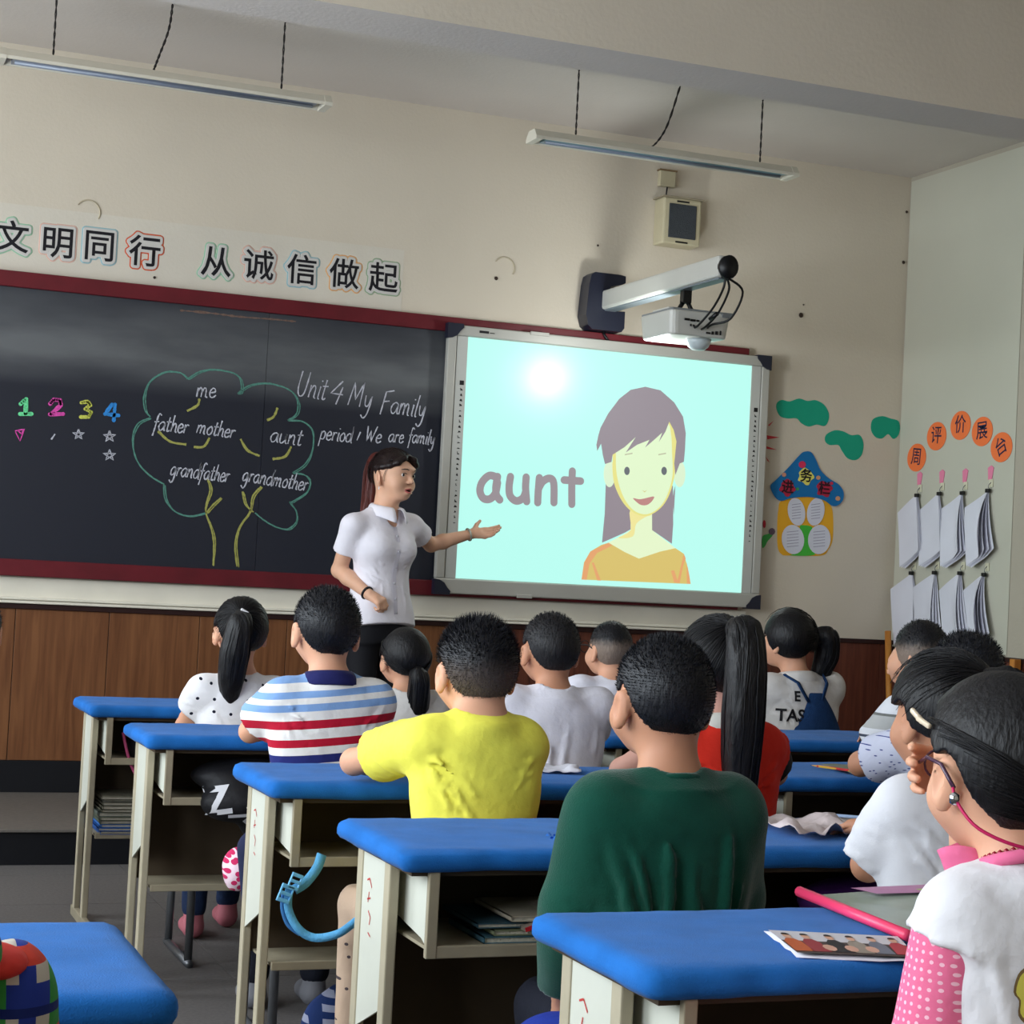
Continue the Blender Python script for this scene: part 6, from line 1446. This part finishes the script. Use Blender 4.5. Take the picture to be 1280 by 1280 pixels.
pencil('pencil', 'silver pencil leaning across the white booklet edge on the fourth row desk', (2.20, 3.33, ZD+.012), (2.09, 3.46, ZD+.006), mat('silver blue lacquer', (150, 170, 200), .3))
pencil('pencil', 'bare wooden pencil lying beside the crumpled worksheet on the fourth row desk', (2.17, 3.24, ZD+.008), (2.05, 3.335, ZD+.006), M_PLY)
pencil('pencil', 'long pencil with red, yellow and blue bands on the right third row desk', (2.70, 4.24, ZD+.010), (2.655, 4.44, ZD+.006), mat_plaid('banded pencil', (216, 170, 70), (190, 60, 60), 40, 40, .4))
sheet('grey_notebook', 'grey green open notebook under the banded pencil on the right third row desk', 'notebook', [(2.68, 4.26), (2.95, 4.26), (2.98, 4.50), (2.72, 4.50)], ZD, mat('sage grey paper', (128, 132, 116), .8), .006, 3)
sheet('lined_notebook', 'pale notebook with a blue pen line on the fourth row desk right end', 'notebook', [(2.07, 3.22), (2.26, 3.22), (2.27, 3.44), (2.12, 3.44)], ZD, mat('taupe paper', (150, 142, 138), .8), .006, 13)
# pink spined folder
g = thing('plastic_folder', 'clear plastic folder with bright pink slide spine on the nearest desk', 'folder', (1.60, 2.40, ZD))
a = Vector((1.513, 2.545, ZD+.010)); b = Vector((1.485, 2.20, ZD+.010)); o_ = Vector((1.60, 2.40, ZD))
MB().tube([a-o_, b-o_], .0085, 10).build('slide_spine', mat('neon pink plastic', (240, 66, 110), .35, 0, 0, 0, 0, .5), g, True)
V = [(1.515, 2.54, .004), (1.80, 2.52, .022), (1.78, 2.19, .012), (1.487, 2.205, .004)]
mesh('clear_cover', [Vector((x, y, ZD+z))-o_ for x, y, z in V], [(0, 1, 2, 3)], mat('milky green plastic', (150, 164, 150), .25, 0, 0, .15, 12, .6), g)
mesh('pink_insert', [Vector((x, y, ZD+z))-o_ for x, y, z in ((1.60, 2.535, .0165), (1.80, 2.522, .024), (1.79, 2.46, .022), (1.62, 2.49, .0150))], [(0, 1, 2, 3)], mat('pink violet print', (196, 134, 176), .4), g)
mesh('green_insert', [Vector((x, y, ZD+z))-o_ for x, y, z in ((1.69, 2.49, .0215), (1.75, 2.49, .0235), (1.75, 2.45, .0225), (1.70, 2.45, .0205))], [(0, 1, 2, 3)], mat('lime print', (176, 206, 120), .4), g)
t = thing('pencil_case', 'bundle of skin coloured crayons on the clear folder', 'crayons', (1.585, 2.27, ZD+.016))
for k in range(3): MB().tube([(-.045+.01*k, .012*k-.004, .002), (.075, -.015+.013*k, .006)], [.0015, .0065, .0065][0:1]+[.0065], 7).build('crayon', mat('peach crayon', (214, 160, 140), .5), t, True)
# class photograph strip: flat print built from small colour shapes
PH = [(1.307, 2.290), (1.485, 2.222), (1.425, 2.075), (1.264, 2.126)]
ph = sheet('class_photo', 'printed strip photo of a group of people lying on the nearest blue desk', 'photo', [PH[3], PH[2], PH[1], PH[0]], ZD, M_PAPER, .004, 2, 6)
def phq(u, v): A_, B_, C_, D_ = [Vector((a[0], a[1], 0)) for a in PH]; p = D_.lerp(C_, u).lerp(A_.lerp(B_, u), v); return p-Vector((ph.location.x, ph.location.y, -.0062))
def pshape(pts, col, lay): 
    mb = MB(); P = [phq(u, v)+Vector((0, 0, .0005*lay)) for u, v in pts]; mb.add(P, [list(range(len(P)))]); mb.build('printed_shape', mat('print %d %d %d' % col, col, .5), ph)
pshape([(.02, .05), (.98, .05), (.98, .55), (.02, .55)], (72, 60, 58), 0); pshape([(.02, .55), (.98, .55), (.98, .95), (.02, .95)], (206, 204, 210), 0)
for i, (u, c) in enumerate(((.10, (188, 92, 50)), (.24, (150, 52, 60)), (.42, (36, 36, 42)), (.58, (150, 140, 128)), (.74, (110, 116, 130)), (.90, (176, 60, 70)))):
    pshape([(u-.075, .12), (u+.075, .12), (u+.065, .50), (u+.03, .62), (u-.03, .62), (u-.065, .50)], c, 1)
    pshape([(u+.030*math.cos(a_), .70+.095*math.sin(a_)) for a_ in np.linspace(0, 2*PI, 10, endpoint=False)], (214, 166, 140), 2)
    pshape([(u+.032*math.cos(a_), .745+.075*math.sin(a_)) for a_ in np.linspace(0, PI, 8)], (40, 30, 30), 3)
for u in (.33, .5, .66): pshape([(u+.05*math.cos(a_), .27+.13*math.sin(a_)) for a_ in np.linspace(0, 2*PI, 9, endpoint=False)], (206, 160, 140), 2)
# frayed patch of the cover on the fourth row desk
r = random.Random(8); fr_ = MB()
for k in range(160):
    u = r.random(); x = 1.36+.235*u+r.uniform(-.01, .01); y = 3.195+.03*math.sin(u*7)+r.gauss(0, .014)-.02*u; l = r.uniform(.004, .013)*(1.6 if u > .5 else .9); a_ = r.uniform(0, 2*PI); d = Vector((math.cos(a_)*l, math.sin(a_)*l, r.uniform(.2, .9)*l)); p = Vector((x, y, .7405)); s = Vector((-math.sin(a_), math.cos(a_), 0))*l*.5
    fr_.add([p-s, p+s, p+d+s*.6, p+d*1.3-s*.3], [(0, 1, 2, 3)])
cov = [o for o in COL.objects if o.get('label', '') == 'blue padded cover on the desk of the boy in the green sweater'][0]
o = fr_.build('frayed_felt', mat('frayed blue felt', (56, 124, 214), .95), cov, False, False); o['kind'] = 'stuff'; o['label'] = 'frayed tuft of torn blue felt'
for v in o.data.vertices: v.co -= cov.location
mb = MB()
for k in range(26):
    u = r.random(); x = 1.46+.13*u; y = 3.185-.02*u+r.gauss(0, .010); l = r.uniform(.004, .010); mb.add([(x-l, y, .7425), (x, y-l*.5, .7425), (x+l, y+l*.2, .7425), (x, y+l*.5, .7425)], [(0, 1, 2, 3)])
o = mb.build('torn_hole', mat('dark torn hole', (16, 26, 60), .9), cov, False, False); o['kind'] = 'stuff'
for v in o.data.vertices: v.co -= cov.location
# books and bags in the open desk boxes
def book(x0, x1, y0, y1, z0, th, col, lab, rz=0, cat='book', grp=None, cover2=None):
    t = thing('book', lab, cat, ((x0+x1)/2, (y0+y1)/2, z0), rz, grp); w, d = (x1-x0)/2, (y1-y0)/2
    MB().box(-w+.002, w-.004, -d+.003, d-.003, .0015, th-.0015).build('pages', mat('page edges', (190, 184, 168), .9, .4, 200, .1, 90, .1), t)
    m = mat('cover %d %d %d' % col, col, .5, .03, 30, .08, 20, .4); MB().box(-w, w, -d, d, 0, .0018).box(-w, w, -d, d, th-.0018, th).box(-w, -w+.002, -d, d, 0, th).build('book_cover', m, t); return t
r = random.Random(12); z = .306
cols = [(44, 96, 168), (40, 88, 160), (52, 110, 182), (88, 96, 84), (104, 108, 90), (92, 100, 92), (110, 108, 88), (98, 96, 80), (116, 112, 96), (104, 104, 92), (120, 116, 100)]
od = ['bottom', 'second lowest', 'third lowest', 'fourth lowest', 'fifth lowest', 'middle', 'seventh from below', 'eighth from below', 'ninth from below', 'second highest', 'topmost']
for i, c in enumerate(cols):
    th = r.uniform(.009, .015); x = 1.01+r.uniform(-.006, .006); book(x, x+.20, 6.165+r.uniform(-.008, .01), 6.36, z, th, c, '%s %s book in the stack on the front desk shelf' % (od[i], 'blue' if i < 3 else 'grey green'), 0, 'book', 'worn books stacked on the front desk shelf'); z += th+.0008
for (x0, y0, th, c, nm, k) in ((1.20, 3.10, .012, (60, 96, 110), 'teal', 0), (1.22, 3.105, .010, (120, 126, 96), 'olive', 1), (1.19, 3.11, .009, (50, 80, 92), 'dark teal', 2), (1.25, 3.10, .010, (180, 170, 150), 'cream', 3)):
    book(x0, x0+.25, y0, y0+.19, .5665+k*.0128, th, c, '%s book lying in the open box of the fourth row desk' % nm, 0, 'book', 'books in the fourth row desk box')
def solid(name, label, cat, fn, lo, hi, h, m, grp=None):
    S = SDF(lo, hi, h); fn(S); V, Q = S.polys(); c = np.array([(lo[0]+hi[0])/2, (lo[1]+hi[1])/2, lo[2]]); o = np_mesh(name, V-c, Q, m); o.location = c; return tag(o, label, cat, grp)
bk = thing('book', 'cream booklet with red stripe leaning in the fourth row desk box', 'book', (1.37, 3.16, .622)); MB().box(-.10, .10, -.07, .07, -.004, .004).move(Matrix.Rotation(-.30, 4, 'Y')).build('book_cover', mat('taupe booklet', (150, 136, 124), .6), bk)
MB().box(-.10, -.02, -.0715, -.0705, -.0045, .0035).move(Matrix.Rotation(-.30, 4, 'Y')).build('spine_stripe', mat('red stripe', (196, 34, 48), .5), bk)
# black sports bag with white print in the second row desk
def f(S):
    S.ell((1.25, 5.13, .625), (.17, .10, .052), .02); S.ell((1.23, 5.06, .56), (.13, .07, .060), .04); S.ell((1.30, 5.08, .49), (.075, .05, .05), .05); S.wrinkle(.004, 40, 5); S.folds(.010, 6, 24)
bag = solid('school_bag', 'black cloth bag with white letters bulging out of the second row desk', 'bag', f, (1.04, 4.95, .40), (1.46, 5.26, .70), .006, mat('black nylon', (18, 18, 22), .6, .2, 60, .1, 20, .3))
for body, sz, c, rot in (('Z', .105, (-.105, -.04, .165), -.2), ('\u2014W', .05, (-.02, -.04, .135), -.1), ('DUG', .040, (.010, -.04, .095), .75)):
    stick_text(body, sz, None, bag, c, (.15, 1, 0), (math.sin(rot), 0, math.cos(rot)), mat('white print', (206, 206, 210), .6), 'white_print', .003)
# pink and black bag in the front desk
def f(S): S.ell((1.20, 6.16, .60), (.12, .09, .085), .02); S.folds(.006, 9, 24)
bag2 = solid('school_bag', 'black bag with pink lining hanging out of the front row desk', 'bag', f, (1.05, 6.04, .49), (1.34, 6.28, .70), .007, mat('black nylon soft', (24, 20, 26), .6, .2, 60))
M_HP = mat('hot pink cloth', (232, 70, 150), .7, .15, 40)
MB().tube(catmull([(-.14, -.06, .16), (-.115, -.10, .06), (-.06, -.115, -.02), (.02, -.11, -.05)], n=6), .005, 6).build('pink_piping', mat('dusty pink piping', (160, 60, 100), .6), bag2, True)
S = SDF((-.10, -.14, .0), (.06, -.05, .16), .006); S.ell((-.03, -.095, .085), (.035, .02, .055), .01); S.mesh('pink_lining', M_HP, bag2)
# yellow boy's desk: light blue strap with slider hanging from the box
st = thing('bag_strap', 'light blue webbing strap with plastic slider hanging from the third row desk', 'strap', (1.2, 4.02, .60)); SB = mat('sky blue webbing', (92, 166, 214), .7, .3, 200, .08, 40, .2)
def strap(P, w, name, m, par, tw=0.0):
    P = [Vector(p)-Vector(par.location) for p in catmull(P, n=7)]; V = []; F = []
    for i, p in enumerate(P):
        d = (P[min(i+1, len(P)-1)]-P[max(i-1, 0)]).normalized(); s = d.cross(Vector((0, -1, .15+tw*i/len(P)))).normalized()*w/2; V += [p+s, p-s]
    F = [(2*i, 2*i+1, 2*i+3, 2*i+2) for i in range(len(P)-1)]; o = mesh(name, V, F, m, par, True); md = o.modifiers.new('thick', 'SOLIDIFY'); md.thickness = .003; return o
def L3(x, y, Y): return tuple(at(x, y, Y))
strap([L3(402, 1068, 3.98), L3(396, 1085, 3.97), L3(382, 1103, 3.96), L3(368, 1112, 3.955)], .022, 'webbing', SB, st)
strap([L3(362, 1108, 3.95), L3(360, 1135, 3.95), L3(372, 1160, 3.94), L3(392, 1172, 3.93), L3(420, 1168, 3.90), L3(440, 1155, 3.86), L3(458, 1140, 3.82)], .018, 'webbing', SB, st)
strap([L3(354, 1118, 3.955), L3(353, 1136, 3.955), L3(360, 1156, 3.95), L3(375, 1168, 3.945)], .009, 'webbing', mat('blue webbing edge', (60, 120, 180), .7), st)
for (px, py, w, h) in ((369, 1102, .013, .018), (357, 1117, .015, .020)):
    c = Vector(L3(px, py, 3.945))-st.location; mb = MB()
    mb.box(-w, w, -.004, .004, -h, -h*.55, .002).box(-w, w, -.004, .004, -h*.2, h*.2, .002).box(-w, w, -.004, .004, h*.55, h, .002).box(-w, -w*.75, -.0035, .0035, -h, h, .001).box(w*.75, w, -.0035, .0035, -h, h, .001)
    mb.move(Matrix.Translation(c) @ Matrix.Rotation(.35, 4, 'Y')).build('slider', mat('bright sky blue plastic', (110, 184, 232), .35, 0, 0, 0, 0, .5), st)
# satchel on the floor under the third row desk, patterned cloth on a chair, pale paper on a shelf
def f(S): S.ell((1.27, 4.28, .11), (.07, .07, .10), .02); S.ell((1.29, 4.25, .19), (.045, .04, .05), .03); S.folds(.006, 19, 24)
solid('satchel', 'grey and blue satchel on the floor under the third row desk', 'bag', f, (1.13, 4.18, .0), (1.40, 4.38, .29), .007, mat_plaid('grey blue bag cloth', (150, 154, 176), (28, 48, 96), 19, 31, .5))
sheet('shelf_paper', 'crumpled grey paper on the lower shelf of the second row desk', 'paper', [(1.28, 5.22), (1.42, 5.22), (1.42, 5.33), (1.26, 5.33)], .3075, mat('bluish grey paper', (110, 120, 136), .8), .012, 6)
def f(S): S.ell((1.10, 4.585, .455), (.040, .06, .055), .02); S.wrinkle(.003, 60, 3)
solid('flowered_cloth', 'pink and white flowered cloth bundle on the seat behind the striped boy', 'cloth', f, (1.03, 4.50, .398), (1.16, 4.67, .53), .006, mat_dots('flowered cotton', (226, 200, 210), (190, 40, 90), 60, .0065, .9))
def f(S): S.cap((1.12, 4.50, .52), (1.135, 4.49, .34), .045, .035, .02); S.cap((1.15, 4.50, .56), (1.18, 4.49, .45), .045, .04, .02); S.folds(.005, 9, 24)
solid('navy_jacket', 'navy jacket bundled at the back of the striped boy chair', 'jacket', f, (1.03, 4.42, .28), (1.26, 4.58, .64), .007, mat('navy jacket cloth', (24, 30, 62), .85, .2, 60))
# purple bag in the fourth row desk, right half
def f(S): S.ell((2.03, 3.16, .62), (.15, .09, .05), .02); S.folds(.012, 29, 24)
solid('purple_bag', 'purple shiny bag stuffed in the right half of the fourth row desk', 'bag', f, (1.86, 3.05, .566), (2.22, 3.28, .69), .007, mat('purple satin', (86, 44, 120), .4, .2, 30, .2, 12, .5))
# royal blue cushion under the green boy, blue cloth on the front shelf
def f(S): S.ell((1.25, 2.78, .455), (.10, .15, .055), .02); S.folds(.005, 31, 24); S.cut((0, 0, .404), (0, 0, -1))
solid('seat_cushion', 'royal blue cushion beside the boy in the green sweater', 'cushion', f, (1.13, 2.60, .40), (1.37, 2.95, .52), .007, mat('royal blue cloth', (24, 50, 150), .8, .2, 60))
# plaid schoolbag at the lower left
M_TART = mat_plaid('bright plaid', (196, 190, 178), (40, 60, 150), 17, 13, .30); N, L, b = nodes_of(M_TART)
tc = N.new('ShaderNodeTexCoord'); sp = N.new('ShaderNodeSeparateXYZ'); L.new(tc.outputs['Object'], sp.inputs[0])
x0 = b.inputs['Base Color'].links[0].from_socket
x1 = mixc(N, L, fmath(N, L, 'LESS_THAN', fmath(N, L, 'FRACT', fmath(N, L, 'MULTIPLY_ADD', sp.outputs[0], 17, .45)), .24), x0, (60, 150, 70))
x2 = mixc(N, L, fmath(N, L, 'LESS_THAN', fmath(N, L, 'FRACT', fmath(N, L, 'MULTIPLY_ADD', sp.outputs[2], 13, .5)), .20), x1, (214, 74, 60))
x3 = mixc(N, L, fmath(N, L, 'LESS_THAN', fmath(N, L, 'FRACT', fmath(N, L, 'MULTIPLY_ADD', sp.outputs[2], 13, .1)), .12), x2, (30, 44, 110)); L.new(x3, b.inputs['Base Color'])
def f(S):
    S.ell((.10, 1.90, .66), (.135, .085, .19), .03); S.ell((.235, 1.93, .755), (.050, .07, .075), .02); S.cap((.245, 1.93, .72), (.225, 1.93, .60), .045, .05, .02); S.ell((.17, 1.86, .83), (.05, .06, .045), .03); S.wrinkle(.003, 40, 5); S.folds(.010, 6, 22); S.cut((0, 0, .403), (0, 0, -1))
pb = solid('schoolbag', 'bright plaid schoolbag standing on a chair at the lower left corner', 'bag', f, (-.08, 1.76, .39), (.32, 2.03, .92), .006, M_TART)
def f2(S): S.ell((.12, -.0, 0), (.1, .1, .1))
S = SDF((-.02, -.10, .40), (.17, .10, .50), .006); S.ell((.095, .015, .425), (.036, .045, .018), .02); S.cap((.03, -.02, .445), (.08, .02, .435), .014, .012, .02); S.folds(.006, 3, 30); S.mesh('red_flap', mat('red nylon', (222, 60, 52), .6, .15, 40), pb)
MB().tube(catmull([(.06, -.09, .43), (.075, -.115, .30), (.07, -.12, .15), (.06, -.12, .05)], n=5), .006, 6).build('zip', mat('grey zip tape', (120, 124, 140), .6), pb, True)
chair(.12, 1.90, 0, 'plywood school chair carrying the plaid schoolbag')
